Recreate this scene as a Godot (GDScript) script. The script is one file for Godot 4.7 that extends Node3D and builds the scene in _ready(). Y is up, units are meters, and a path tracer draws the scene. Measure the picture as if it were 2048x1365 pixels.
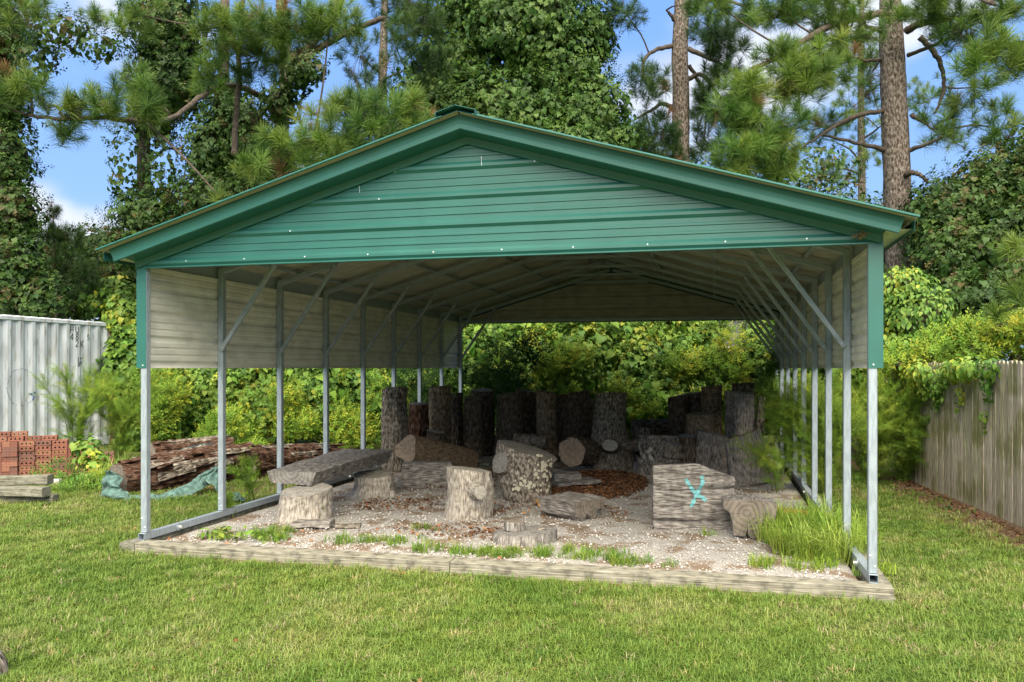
extends Node3D
# A green metal carport full of sawn stumps, a vine thicket and pines behind it. Metres; x to the right along the carport front, z towards the viewer.

var rng := RandomNumberGenerator.new()
var fn := FastNoiseLite.new()
var M := {}
var used := {}
const BAY := 1.1617
const HALF := 3.0
const BASE := 0.10
const EAVE := 2.527
const SLOPE := 0.294
const EYE := Vector3(1.9114, 1.6213, 6.2921)

# ------------------------------------------------------------------ helpers
func lin(r: float, g: float, b: float) -> Color:
	return Color(r, g, b).linear_to_srgb()

func numbered(called: String) -> String:
	if not used.has(called):
		used[called] = 0
		return called
	used[called] += 1
	return "%s_%03d" % [called, used[called]]

func thing(called: String, label: String, category: String, at := Vector3.ZERO, basis := Basis.IDENTITY, group := "") -> Node3D:
	var o := Node3D.new()
	o.name = numbered(called)
	o.transform = Transform3D(basis, at)
	tag(o, label, category, group)
	add_child(o, true)
	return o

func tag(o: Node, label: String, category: String, group := "", kind := "") -> void:
	o.set_meta("label", label)
	o.set_meta("category", category)
	if group != "": o.set_meta("group", group)
	if kind != "": o.set_meta("kind", kind)

func part(called: String, mesh: Mesh, mat: Material, parent: Node, at := Vector3.ZERO, basis := Basis.IDENTITY) -> MeshInstance3D:
	var o := MeshInstance3D.new()
	o.name = called if parent != self else numbered(called)
	o.mesh = mesh
	if mat: o.material_override = mat
	o.transform = Transform3D(basis, at)
	parent.add_child(o, true)
	return o

func structure(called: String, mesh: Mesh, mat: Material) -> MeshInstance3D:
	var o := part(called, mesh, mat, self)
	o.set_meta("kind", "structure")
	return o

func ntex(freq: float, oct: int, cols: Array, offs: Array, sd: int, size := 512, ridged := false) -> NoiseTexture2D:
	var n := FastNoiseLite.new()
	n.noise_type = FastNoiseLite.TYPE_SIMPLEX_SMOOTH
	n.seed = sd
	n.frequency = freq
	n.fractal_type = FastNoiseLite.FRACTAL_RIDGED if ridged else FastNoiseLite.FRACTAL_FBM
	n.fractal_octaves = oct
	var t := NoiseTexture2D.new()
	t.width = size
	t.height = size
	t.seamless = true
	t.noise = n
	if cols.size():
		var g := Gradient.new()
		var pc := PackedColorArray()
		for c in cols: pc.append(c)
		g.offsets = PackedFloat32Array(offs)
		g.colors = pc
		t.color_ramp = g
	return t

# colours are linear; opts: tex, scale, bump, cm, metal, spec, back, vcol, detail, dscale, world
func mk(c: Color, rough: float, o := {}) -> StandardMaterial3D:
	var m := StandardMaterial3D.new()
	m.albedo_color = c.linear_to_srgb()
	m.roughness = rough
	m.metallic = o.get("metal", 0.0)
	m.metallic_specular = o.get("spec", 0.4)
	if o.has("tex"): m.albedo_texture = o.tex
	if o.has("bump"):
		m.heightmap_enabled = true
		m.heightmap_texture = o.bump
		m.heightmap_scale = o.get("cm", 1.0)
	if not o.get("uv", false):
		m.uv1_triplanar = true
		m.uv1_world_triplanar = o.get("world", false)
		m.uv1_scale = o.get("scale", Vector3.ONE)
	if o.has("detail"):
		m.detail_enabled = true
		m.detail_albedo = o.detail
		m.detail_blend_mode = BaseMaterial3D.BLEND_MODE_MUL
		m.detail_uv_layer = BaseMaterial3D.DETAIL_UV_2
		m.uv2_triplanar = true
		m.uv2_world_triplanar = o.get("dworld", true)
		m.uv2_scale = o.get("dscale", Vector3.ONE * 0.4)
	if o.has("back"):
		m.backlight_enabled = true
		m.backlight = o.back
	m.vertex_color_use_as_albedo = o.get("vcol", false)
	m.cull_mode = BaseMaterial3D.CULL_DISABLED
	return m

func arr_mesh(v: PackedVector3Array, idx: PackedInt32Array, smooth := true, uv := PackedVector2Array()) -> ArrayMesh:
	var st := SurfaceTool.new()
	st.begin(Mesh.PRIMITIVE_TRIANGLES)
	st.set_smooth_group(0 if smooth else -1)
	if smooth:
		for i in v.size():
			if uv.size(): st.set_uv(uv[i])
			st.add_vertex(v[i])
		for i in idx: st.add_index(i)
	else:
		for i in idx:
			if uv.size(): st.set_uv(uv[i])
			st.add_vertex(v[i])
	st.generate_normals()
	return st.commit()

# chamfered box, centred on x and z, from y0 = -h/2 to h/2
var box_cache := {}
func cbox(s: Vector3, ch := 0.004) -> ArrayMesh:
	var key := "%.4f %.4f %.4f %.4f" % [s.x, s.y, s.z, ch]
	if box_cache.has(key): return box_cache[key]
	var h := s * 0.5
	var st := SurfaceTool.new()
	st.begin(Mesh.PRIMITIVE_TRIANGLES)
	st.set_smooth_group(-1)
	var quad := func(a: Vector3, b: Vector3, c: Vector3, d: Vector3, n: Vector3):
		var l := [a, b, c, d]
		if (b - a).cross(c - a).dot(n) > 0: l = [a, d, c, b]
		for k in [0, 1, 2, 0, 2, 3]: st.add_vertex(l[k])
	for ax in 3:
		var u := (ax + 1) % 3
		var w := (ax + 2) % 3
		for sg in [-1.0, 1.0]:
			var q := []
			for e in [[-1, -1], [1, -1], [1, 1], [-1, 1]]:
				var p := Vector3.ZERO
				p[ax] = sg * h[ax]
				p[u] = e[0] * (h[u] - ch)
				p[w] = e[1] * (h[w] - ch)
				q.append(p)
			var n := Vector3.ZERO
			n[ax] = sg
			quad.call(q[0], q[1], q[2], q[3], n)
		for su in [-1.0, 1.0]:
			for sw in [-1.0, 1.0]:
				var q := []
				for e in [[0, -1], [0, 1], [1, 1], [1, -1]]:
					var p := Vector3.ZERO
					p[ax] = e[1] * (h[ax] - ch)
					p[u] = su * (h[u] - (ch if e[0] == 0 else 0.0))
					p[w] = sw * (h[w] - (ch if e[0] == 1 else 0.0))
					q.append(p)
				var n := Vector3.ZERO
				n[u] = su
				n[w] = sw
				quad.call(q[0], q[1], q[2], q[3], n)
	for sx in [-1.0, 1.0]:
		for sy in [-1.0, 1.0]:
			for sz in [-1.0, 1.0]:
				var a := Vector3(sx * h.x, sy * (h.y - ch), sz * (h.z - ch))
				var b := Vector3(sx * (h.x - ch), sy * h.y, sz * (h.z - ch))
				var c := Vector3(sx * (h.x - ch), sy * (h.y - ch), sz * h.z)
				if (b - a).cross(c - a).dot(Vector3(sx, sy, sz)) > 0:
					var t := b
					b = c
					c = t
				for p in [a, b, c]: st.add_vertex(p)
	st.generate_normals()
	box_cache[key] = st.commit()
	return box_cache[key]

# a weathered plank or timber along y: a chamfered bar with uneven faces
func rough_bar(s: Vector3, sd: int, amp := 0.004, ch := 0.008) -> ArrayMesh:
	var v := PackedVector3Array()
	var idx := PackedInt32Array()
	var n := maxi(6, int(s.y / 0.18))
	var hx := s.x * 0.5
	var hz := s.z * 0.5
	var prof := [Vector2(-hx + ch, -hz), Vector2(hx - ch, -hz), Vector2(hx, -hz + ch), Vector2(hx, hz - ch), Vector2(hx - ch, hz), Vector2(-hx + ch, hz), Vector2(-hx, hz - ch), Vector2(-hx, -hz + ch)]
	fn.seed = sd
	fn.frequency = 1.0
	for i in n + 1:
		var y := -s.y * 0.5 + s.y * i / n
		for k in 8:
			var p: Vector2 = prof[k]
			var d := Vector2(fn.get_noise_3d(p.x * 9 + 5, y * 1.7, p.y * 9), fn.get_noise_3d(p.x * 9 - 7, y * 1.7, p.y * 9)) * amp * 2.0
			v.append(Vector3(p.x + d.x, y, p.y + d.y))
	for i in n:
		for k in 8:
			var a := i * 8 + k
			var b := i * 8 + (k + 1) % 8
			idx.append_array([a, b, a + 8, b, b + 8, a + 8])
	for k in range(1, 7):
		idx.append_array([0, k + 1, k])
		var o := n * 8
		idx.append_array([o, o + k, o + k + 1])
	return arr_mesh(v, idx, false)

# round tube through points
func tube(pts: Array, radii: Array, seg := 8, bump := 0.0, sd := 1) -> ArrayMesh:
	var v := PackedVector3Array()
	var idx := PackedInt32Array()
	fn.seed = sd
	fn.frequency = 1.0
	var side := Vector3.RIGHT
	for i in pts.size():
		var t: Vector3 = (pts[mini(i + 1, pts.size() - 1)] - pts[maxi(i - 1, 0)]).normalized()
		side = (side - t * side.dot(t))
		if side.length() < 0.05: side = t.cross(Vector3(0.3, 0.5, 0.8))
		side = side.normalized()
		var up := t.cross(side)
		for k in seg:
			var a := TAU * k / seg
			var dir := side * cos(a) + up * sin(a)
			var r: float = radii[i]
			if bump > 0.0: r *= 1.0 + bump * fn.get_noise_3d(dir.x * 2.5 + pts[i].x, pts[i].y * 1.3, dir.z * 2.5 + pts[i].z)
			v.append(pts[i] + dir * r)
	for i in pts.size() - 1:
		for k in seg:
			var a := i * seg + k
			var b := i * seg + (k + 1) % seg
			idx.append_array([a, b, a + seg, b, b + seg, a + seg])
	var e := (pts.size() - 1) * seg
	for k in range(1, seg - 1):
		idx.append_array([0, k + 1, k, e, e + k, e + k + 1])
	return arr_mesh(v, idx)

# a smooth path through a few points
func path(pts: Array, per := 5) -> Array:
	var out := []
	for i in pts.size() - 1:
		var a: Vector3 = pts[maxi(i - 1, 0)]
		var b: Vector3 = pts[i]
		var c: Vector3 = pts[i + 1]
		var d: Vector3 = pts[mini(i + 2, pts.size() - 1)]
		for k in per: out.append(b.cubic_interpolate(c, a, d, float(k) / per))
	out.append(pts[-1])
	return out

func taper(n: int, r0: float, r1: float) -> Array:
	var out := []
	for i in n: out.append(lerpf(r0, r1, float(i) / maxf(1.0, n - 1)))
	return out

func jitter(s: float) -> Vector3:
	return Vector3(rng.randf_range(-s, s), rng.randf_range(-s, s), rng.randf_range(-s, s))

# copies of one shape with a colour each
func copies(called: String, parent: Node, mesh: Mesh, mat: Material, xf: Array, cols: Array) -> MultiMeshInstance3D:
	var mm := MultiMesh.new()
	mm.transform_format = MultiMesh.TRANSFORM_3D
	mm.use_colors = true
	mm.mesh = mesh
	mm.instance_count = xf.size()
	for i in xf.size():
		mm.set_instance_transform(i, xf[i])
		mm.set_instance_color(i, cols[i])
	var o := MultiMeshInstance3D.new()
	o.name = called if parent != self else numbered(called)
	o.multimesh = mm
	o.material_override = mat
	o.set_meta("kind", "stuff")
	parent.add_child(o, true)
	return o

func look(n: Vector3, tip: Vector3) -> Basis:  # y = leaf normal, z = towards the tip
	n = n.normalized()
	var z := tip - n * tip.dot(n)
	if z.length() < 0.01: z = n.cross(Vector3(0.31, 0.2, 0.9))
	z = z.normalized()
	return Basis(n.cross(z), n, z)

func along(d: Vector3) -> Basis:  # y = along d
	d = d.normalized()
	var x := d.cross(Vector3(0.13, 0.21, 0.97))
	if x.length() < 0.05: x = d.cross(Vector3.RIGHT)
	x = x.normalized()
	return Basis(x, d, x.cross(d))

func vary(c: Color, s := 0.18) -> Color:
	var k := rng.randf_range(1.0 - s, 1.0 + s)
	return Color(c.r * k * rng.randf_range(0.9, 1.12), c.g * k, c.b * k * rng.randf_range(0.8, 1.2))

# ------------------------------------------------------------------ leaf and needle shapes
func leaf_mesh(outline: Array, fold: float, curl: float) -> ArrayMesh:  # right-hand half outline (x, z) from stem to tip; leaf along +z
	var v := PackedVector3Array()
	var idx := PackedInt32Array()
	var n := outline.size()
	var ln: float = outline[n - 1].y
	for i in n:
		var o: Vector2 = outline[i]
		var drop := -curl * pow(o.y / ln, 2.0)
		v.append(Vector3(0, drop, o.y))
		v.append(Vector3(o.x, drop + o.x * fold, o.y))
		v.append(Vector3(-o.x, drop + o.x * fold, o.y))
	for i in n - 1:
		var a := i * 3
		var b := a + 3
		idx.append_array([a, b, a + 1, a + 1, b, b + 1, a, a + 2, b, a + 2, b + 2, b])
	return arr_mesh(v, idx)

func sprig_mesh(n: int, ln: float, leaf: float, wide: float, spread: float, sd: int) -> ArrayMesh:  # a twig along y with n small leaves
	rng.seed = sd
	var v := PackedVector3Array()
	var idx := PackedInt32Array()
	for i in n:
		var y := ln * (0.15 + 0.85 * i / (n - 1.0))
		var a := i * 2.4 + rng.randf() * 0.6
		var out := Vector3(cos(a), rng.randf_range(0.1, 0.9), sin(a)).normalized()
		var side := out.cross(Vector3.UP).normalized()
		var nor := side.cross(out)
		var s := leaf * rng.randf_range(0.7, 1.15)
		var p := Vector3(0, y, 0) + out * spread * 0.1
		var b := v.size()
		v.append(p)
		v.append(p + out * s * 0.45 + side * s * wide + nor * s * 0.12)
		v.append(p + out * s * 0.45 - side * s * wide + nor * s * 0.12)
		v.append(p + out * s * 0.5)
		v.append(p + out * s - nor * s * 0.1)
		idx.append_array([b, b + 3, b + 1, b, b + 2, b + 3, b + 1, b + 3, b + 4, b + 2, b + 4, b + 3])
	return arr_mesh(v, idx)

func needle_mesh(n: int, ln: float, w: float, sd: int, droop: float, open: float) -> ArrayMesh:  # a tuft of needles round a shoot along y
	rng.seed = sd
	var v := PackedVector3Array()
	var idx := PackedInt32Array()
	for i in n:
		var t := rng.randf()
		var a := rng.randf() * TAU
		var el := lerpf(-0.25, 1.35, pow(t, open))
		var d := Vector3(cos(a) * cos(el), sin(el), sin(a) * cos(el))
		var p := Vector3(0, -0.1 + 0.13 * t, 0)
		var l := ln * rng.randf_range(0.7, 1.08)
		var side := d.cross(Vector3(rng.randf() - 0.5, rng.randf() - 0.5, rng.randf() - 0.5)).normalized() * w
		var mid := p + d * l * 0.55
		var tip := p + d * l + Vector3(0, -droop * l, 0)
		var b := v.size()
		v.append_array([p - side * 0.5, p + side * 0.5, mid - side * 0.5, mid + side * 0.5, tip])
		idx.append_array([b, b + 1, b + 2, b + 1, b + 3, b + 2, b + 2, b + 3, b + 4])
	return arr_mesh(v, idx, false)

func plume_mesh(ln: float, n: int, w: float, sd: int) -> ArrayMesh:  # feathery shoot along y
	rng.seed = sd
	var v := PackedVector3Array()
	var idx := PackedInt32Array()
	for i in n:
		var t := pow(rng.randf(), 0.8)
		var a := rng.randf() * TAU
		var p := Vector3(sin(t * 3.0) * 0.02, ln * t, 0)
		var d := Vector3(cos(a), rng.randf_range(0.35, 1.1), sin(a)).normalized()
		var l := ln * 0.34 * (1.0 - 0.65 * t) * rng.randf_range(0.5, 1.1)
		var side := d.cross(Vector3.UP).normalized() * w
		var b := v.size()
		v.append_array([p - side * 0.5, p + side * 0.5, p + d * l])
		idx.append_array([b, b + 1, b + 2])
		for k in 2:
			var q := p + d * l * (0.45 + 0.25 * k)
			var e := (d + jitter(0.8)).normalized() * l * 0.35
			b = v.size()
			v.append_array([q - side * 0.4, q + side * 0.4, q + e])
			idx.append_array([b, b + 1, b + 2])
	var c := v.size()
	v.append_array([Vector3(-w, 0, 0), Vector3(w, 0, 0), Vector3(0.01, ln, 0), Vector3(0, 0, -w), Vector3(0, 0, w), Vector3(0.01, ln, 0)])
	idx.append_array([c, c + 1, c + 2, c + 3, c + 4, c + 5])
	return arr_mesh(v, idx, false)

func blades_mesh(n: int, ln: float, w: float, foot: float, lean: float, sd: int) -> ArrayMesh:  # a tuft of grass blades
	rng.seed = sd
	var v := PackedVector3Array()
	var idx := PackedInt32Array()
	for i in n:
		var a := rng.randf() * TAU
		var p := Vector3(cos(a), 0, sin(a)) * foot * sqrt(rng.randf())
		var b := rng.randf() * TAU
		var d := Vector3(cos(b), 0, sin(b))
		var l := ln * rng.randf_range(0.5, 1.1)
		var le := lean * rng.randf_range(0.3, 1.3)
		var side := d.cross(Vector3.UP) * w * rng.randf_range(0.7, 1.2)
		var m := p + Vector3.UP * l * 0.55 + d * l * le * 0.3
		var t := p + Vector3.UP * l * (1.0 - 0.45 * le) + d * l * le
		var k := v.size()
		v.append_array([p - side * 0.5, p + side * 0.5, m - side * 0.45, m + side * 0.45, t])
		idx.append_array([k, k + 1, k + 2, k + 1, k + 3, k + 2, k + 2, k + 3, k + 4])
	return arr_mesh(v, idx, false)

# ------------------------------------------------------------------ scattering foliage over lumpy masses
# pal: [[colour, weight], ...]; patches of noise pick the colour
func pick(pal: Array, p: Vector3, patch: float) -> Color:
	fn.frequency = 1.0
	var k := clampf(0.5 + 0.75 * fn.get_noise_3dv(p * patch) + rng.randf_range(-0.28, 0.28), 0.0, 0.999)
	return pal[int(k * pal.size())]

func shell(xf: Array, cols: Array, c: Vector3, r: Vector3, n: int, size: float, pal: Array, up := 0.35, depth := 0.3, mess := 0.55) -> void:
	var to := (EYE - c).normalized()
	for i in n:
		var d := Vector3(rng.randfn(), rng.randfn(), rng.randfn()).normalized()
		if d.dot(to) < -0.35: d = -d
		var lump := 1.0 + 0.34 * fn.get_noise_3dv(d * 2.6 + c * 3.0) + 0.18 * fn.get_noise_3dv(d * 7.0 + c * 5.0)
		var k := lump * (1.0 - depth * pow(rng.randf(), 1.6))
		var p := c + d * r * k
		if p.y < 0.05: continue
		var nor := (d + Vector3.UP * up + jitter(mess)).normalized()
		var s := size * rng.randf_range(0.55, 1.25)
		xf.append(Transform3D(look(nor, Vector3.DOWN + jitter(0.5)).scaled(Vector3.ONE * s), p))
		cols.append(vary(pick(pal, p, 0.9)))

func sprays(xf: Array, cols: Array, c: Vector3, r: Vector3, n: int, size: float, pal: Array, depth := 0.4) -> void:  # for shapes that grow along y
	var to := (EYE - c).normalized()
	for i in n:
		var d := Vector3(rng.randfn(), rng.randfn(), rng.randfn()).normalized()
		if d.dot(to) < -0.35: d = -d
		var lump := 1.0 + 0.34 * fn.get_noise_3dv(d * 2.6 + c * 3.0) + 0.18 * fn.get_noise_3dv(d * 6.0 + c * 5.0)
		var p := c + d * r * lump * (1.0 - depth * pow(rng.randf(), 1.5))
		if p.y < 0.03: continue
		xf.append(Transform3D(along(d + Vector3.UP * 0.7 + jitter(0.5)).scaled(Vector3.ONE * size * rng.randf_range(0.7, 1.25)), p))
		cols.append(vary(pick(pal, p, 1.2)))

func lump_mesh(c: Vector3, r: Vector3, sd: int) -> ArrayMesh:  # solid core added inside foliage so no sky shows through
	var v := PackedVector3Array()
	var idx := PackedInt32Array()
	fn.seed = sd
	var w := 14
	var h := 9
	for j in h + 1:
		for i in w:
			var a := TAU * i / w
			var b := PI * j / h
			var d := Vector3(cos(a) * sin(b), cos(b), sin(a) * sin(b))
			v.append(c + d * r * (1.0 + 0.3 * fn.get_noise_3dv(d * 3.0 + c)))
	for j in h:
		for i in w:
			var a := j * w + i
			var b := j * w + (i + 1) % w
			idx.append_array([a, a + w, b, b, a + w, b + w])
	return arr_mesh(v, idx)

# ------------------------------------------------------------------ materials
func materials() -> void:
	var w := Color.WHITE
	var n_fine := ntex(0.06, 4, [], [], 3)
	var n_grain := ntex(0.02, 5, [], [], 5)
	var grey := func(a: float) -> Color: return Color(a, a, a)
	var mot := ntex(0.012, 4, [grey.call(0.72), grey.call(0.9), w], [0.0, 0.45, 1.0], 8)
	var mot2 := ntex(0.02, 5, [grey.call(0.68), grey.call(0.9), w], [0.15, 0.45, 0.85], 18)
	M.fine = n_fine
	M.grain = n_grain
	M.green = mk(Color(0.022, 0.124, 0.104), 0.4, {tex = ntex(0.006, 3, [grey.call(0.95), w], [0.2, 0.8], 77), scale = Vector3(0.7, 0.7, 0.7), spec = 0.5})
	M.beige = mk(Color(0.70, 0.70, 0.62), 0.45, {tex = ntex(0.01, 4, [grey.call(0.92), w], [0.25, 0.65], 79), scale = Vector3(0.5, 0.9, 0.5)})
	M.shaded_beige = mk(Color(0.40, 0.39, 0.33), 0.5, {tex = ntex(0.01, 4, [grey.call(0.9), w], [0.25, 0.65], 80), scale = Vector3(0.5, 0.9, 0.5)})  # inner sheet beige, shade inside roof and gables put into the colour
	M.galv = mk(Color(0.36, 0.42, 0.47), 0.42, {tex = ntex(0.02, 4, [grey.call(0.9), w], [0.2, 0.7], 21), scale = Vector3(3, 0.6, 3), metal = 0.3})
	M.screw = mk(Color(0.75, 0.78, 0.76), 0.3, {metal = 0.4})
	M.dark = mk(Color(0.02, 0.02, 0.02), 0.6)
	# wood: grain runs along the local y axis
	var grain_cols := func(a: Color, b: Color, c: Color, sd: int) -> NoiseTexture2D:
		return ntex(0.035, 5, [a.linear_to_srgb(), b.linear_to_srgb(), c.linear_to_srgb()], [0.25, 0.5, 0.78], sd)
	var gs := Vector3(4.6, 0.14, 4.6)
	M.timber = mk(w, 0.85, {tex = grain_cols.call(Color(0.19, 0.175, 0.13), Color(0.29, 0.275, 0.215), Color(0.37, 0.355, 0.29), 31), scale = gs, bump = n_grain, cm = 0.35, detail = mot2, dscale = Vector3.ONE * 0.7})
	M.timber_old = mk(w, 0.88, {tex = grain_cols.call(Color(0.13, 0.125, 0.095), Color(0.23, 0.225, 0.175), Color(0.32, 0.31, 0.25), 32), scale = gs, bump = n_grain, cm = 0.5, detail = mot2, dscale = Vector3.ONE * 0.9})
	M.grey_wood = mk(w, 0.85, {tex = grain_cols.call(Color(0.11, 0.095, 0.085), Color(0.31, 0.285, 0.255), Color(0.47, 0.44, 0.40), 33), scale = Vector3(3.4, 0.35, 3.4), bump = n_grain, cm = 0.9, detail = mot2, dscale = Vector3.ONE * 1.1})
	M.brown_wood = mk(w, 0.85, {tex = grain_cols.call(Color(0.13, 0.085, 0.05), Color(0.26, 0.18, 0.115), Color(0.37, 0.29, 0.2), 34), scale = Vector3(3.2, 0.4, 3.2), bump = n_grain, cm = 0.7, detail = mot2, dscale = Vector3.ONE * 1.1})
	M.pale_wood = mk(w, 0.85, {tex = grain_cols.call(Color(0.21, 0.175, 0.135), Color(0.48, 0.43, 0.36), Color(0.63, 0.59, 0.52), 35), scale = Vector3(3.6, 0.45, 3.6), bump = n_grain, cm = 1.1, detail = mot2, dscale = Vector3.ONE * 1.4})
	M.orange_wood = mk(w, 0.8, {tex = grain_cols.call(Color(0.3, 0.15, 0.05), Color(0.46, 0.26, 0.1), Color(0.55, 0.36, 0.17), 36), scale = gs, bump = n_grain, cm = 0.3})
	M.yellow_wood = mk(w, 0.75, {tex = grain_cols.call(Color(0.38, 0.2, 0.04), Color(0.52, 0.3, 0.07), Color(0.6, 0.38, 0.12), 37), scale = gs, bump = n_grain, cm = 0.25})
	M.picket = []
	for i in 4:
		var k: float = [1.0, 0.86, 1.12, 0.95][i]
		M.picket.append(mk(Color(k, k * [1.0, 1.0, 0.98, 1.03][i], k * [1.0, 0.94, 0.98, 0.9][i]), 0.88, {tex = grain_cols.call(Color(0.20, 0.175, 0.135), Color(0.38, 0.34, 0.275), Color(0.50, 0.46, 0.39), 40 + i), scale = Vector3(4, 0.2, 4), bump = n_grain, cm = 0.5, detail = ntex(0.008, 4, [Color(0.75, 0.78, 0.62), w, w], [0.2, 0.5, 1.0], 60), dscale = Vector3(0.5, 0.35, 0.5)}))
	# bark
	var bark := func(a: Color, b: Color, c: Color, sd: int, sc: Vector3, cm: float) -> StandardMaterial3D:
		return mk(w, 0.92, {tex = ntex(0.03, 5, [a.linear_to_srgb(), b.linear_to_srgb(), c.linear_to_srgb()], [0.2, 0.5, 0.85], sd), scale = sc, bump = ntex(0.03, 5, [], [], sd), cm = cm, detail = mot2, dscale = Vector3.ONE * 0.9, spec = 0.2})
	M.bark_brown = bark.call(Color(0.043, 0.032, 0.023), Color(0.152, 0.119, 0.087), Color(0.290, 0.246, 0.196), 51, Vector3(1.92, 0.54, 1.92), 3.0)
	M.bark_grey = bark.call(Color(0.057, 0.048, 0.038), Color(0.241, 0.207, 0.167), Color(0.460, 0.414, 0.345), 52, Vector3(1.80, 0.66, 1.80), 2.6)
	M.bark_lichen = bark.call(Color(0.072, 0.060, 0.048), Color(0.264, 0.228, 0.186), Color(0.504, 0.468, 0.408), 53, Vector3(1.56, 0.90, 1.56), 2.2)
	M.bark_red = bark.call(Color(0.028, 0.016, 0.011), Color(0.11, 0.055, 0.034), Color(0.24, 0.18, 0.15), 54, Vector3(1.80, 0.42, 1.80), 3.5)
	M.bark_pine = bark.call(Color(0.06, 0.045, 0.038), Color(0.22, 0.18, 0.15), Color(0.38, 0.34, 0.30), 55, Vector3(1.5, 0.5, 1.5), 4.0)
	M.bark_tan = bark.call(Color(0.090, 0.060, 0.036), Color(0.264, 0.198, 0.132), Color(0.444, 0.360, 0.258), 56, Vector3(1.92, 0.60, 1.92), 2.6)
	M.bark_limb = bark.call(Color(0.03, 0.022, 0.018), Color(0.12, 0.095, 0.075), Color(0.25, 0.22, 0.185), 57, Vector3(5, 2, 5), 1.5)
	M.ring_grey = mk(Color(0.27, 0.255, 0.235), 0.85, {tex = rings(1), uv = true})
	M.ring_tan = mk(Color(0.36, 0.27, 0.185), 0.85, {tex = rings(2), uv = true})
	M.ring_dark = mk(Color(0.24, 0.205, 0.17), 0.88, {tex = rings(3), uv = true})
	M.ring_pale = mk(Color(0.42, 0.39, 0.34), 0.85, {tex = rings(4), uv = true})
	M.paint = mk(Color(0.19, 0.50, 0.53), 0.7, {tex = ntex(0.08, 3, [grey.call(0.75), w], [0.3, 0.5], 91), scale = Vector3.ONE * 2.0})
	M.lichen = mk(Color(0.58, 0.55, 0.43), 0.95, {tex = mot2, scale = Vector3.ONE * 6.0})
	# ground
	var soil := [Color(0.07, 0.095, 0.026).linear_to_srgb(), Color(0.135, 0.16, 0.045).linear_to_srgb(), Color(0.19, 0.19, 0.075).linear_to_srgb()]
	M.lawn = mk(w, 0.95, {tex = ntex(0.04, 5, soil, [0.2, 0.5, 0.85], 61, 1024), scale = Vector3.ONE * 0.8, world = true, bump = n_fine, cm = 1.5, spec = 0.1})
	M.dirt = mk(w, 0.95, {tex = ntex(0.05, 5, [Color(0.05, 0.032, 0.02).linear_to_srgb(), Color(0.13, 0.085, 0.055).linear_to_srgb(), Color(0.24, 0.18, 0.13).linear_to_srgb()], [0.2, 0.5, 0.85], 62), scale = Vector3.ONE * 1.4, world = true, bump = n_fine, cm = 1.5, spec = 0.1})
	M.gravel = mk(w, 0.95, {tex = ntex(0.11, 4, [Color(0.24, 0.222, 0.20).linear_to_srgb(), Color(0.48, 0.455, 0.42).linear_to_srgb(), Color(0.64, 0.615, 0.58).linear_to_srgb()], [0.2, 0.5, 0.8], 63, 1024), scale = Vector3.ONE * 1.1, world = true, bump = ntex(0.11, 4, [], [], 63), cm = 2.0, spec = 0.15, detail = ntex(0.012, 4, [Color(0.78, 0.70, 0.62), w, w], [0.25, 0.5, 1.0], 64), dscale = Vector3.ONE * 0.35})
	M.stone = mk(w, 0.9, {vcol = true, spec = 0.2})
	# foliage: one colour per leaf
	M.leaf = mk(w, 0.5, {vcol = true, back = Color(0.55, 0.62, 0.2), spec = 0.35})
	M.leaf_soft = mk(w, 0.6, {vcol = true, back = Color(0.5, 0.6, 0.2), spec = 0.25})
	M.needle = mk(w, 0.55, {vcol = true, back = Color(0.4, 0.5, 0.15), spec = 0.3})
	M.blade = mk(w, 0.55, {vcol = true, back = Color(0.5, 0.58, 0.2), spec = 0.3})
	M.dry = mk(w, 0.9, {vcol = true, back = Color(0.2, 0.15, 0.1), spec = 0.15})
	M.twig = mk(Color(0.10, 0.095, 0.055), 0.95, {tex = mot2, scale = Vector3.ONE * 2.0, spec = 0.1})  # twig brown for the solid cores added inside foliage
	# container, bricks, tarp, house
	M.steel = mk(Color(0.66, 0.71, 0.76), 0.55, {tex = mot, scale = Vector3(0.5, 0.15, 0.5), detail = ntex(0.03, 5, [Color(0.85, 0.82, 0.76), w, w], [0.2, 0.36, 1.0], 71), dscale = Vector3(0.6, 0.12, 0.6)})
	M.rust = mk(w, 0.85, {tex = ntex(0.03, 5, [Color(0.22, 0.09, 0.04).linear_to_srgb(), Color(0.36, 0.25, 0.17).linear_to_srgb(), Color(0.45, 0.47, 0.48).linear_to_srgb()], [0.38, 0.62, 0.85], 72), scale = Vector3(1.6, 0.5, 1.6)})
	M.ink = mk(Color(0.03, 0.03, 0.035), 0.7)
	M.ink_blue = mk(Color(0.09, 0.14, 0.33), 0.7)
	M.brick = []
	for i in 4:
		var c: Color = [Color(0.30, 0.125, 0.085), Color(0.24, 0.10, 0.072), Color(0.34, 0.155, 0.105), Color(0.22, 0.11, 0.088)][i]
		M.brick.append(mk(c, 0.92, {tex = mot2, scale = Vector3.ONE * (3.0 + i * 0.3), bump = n_fine, cm = 0.3}))
	M.tarp = mk(Color(0.13, 0.235, 0.205), 0.7, {tex = ntex(0.02, 5, [grey.call(0.6), grey.call(0.85), Color(0.95, 1, 1)], [0.25, 0.5, 0.8], 81), scale = Vector3.ONE * 1.5, bump = n_fine, cm = 0.6, back = Color(0.1, 0.2, 0.18)})
	M.plastic = mk(Color(0.045, 0.05, 0.06), 0.5, {tex = mot2})
	M.white = mk(Color(0.7, 0.7, 0.68), 0.7, {tex = mot2, scale = Vector3.ONE * 2.0})
	M.house = mk(Color(0.27, 0.28, 0.30), 0.7, {tex = mot})
	M.glass = mk(Color(0.03, 0.035, 0.04), 0.1, {spec = 0.6})

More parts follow.
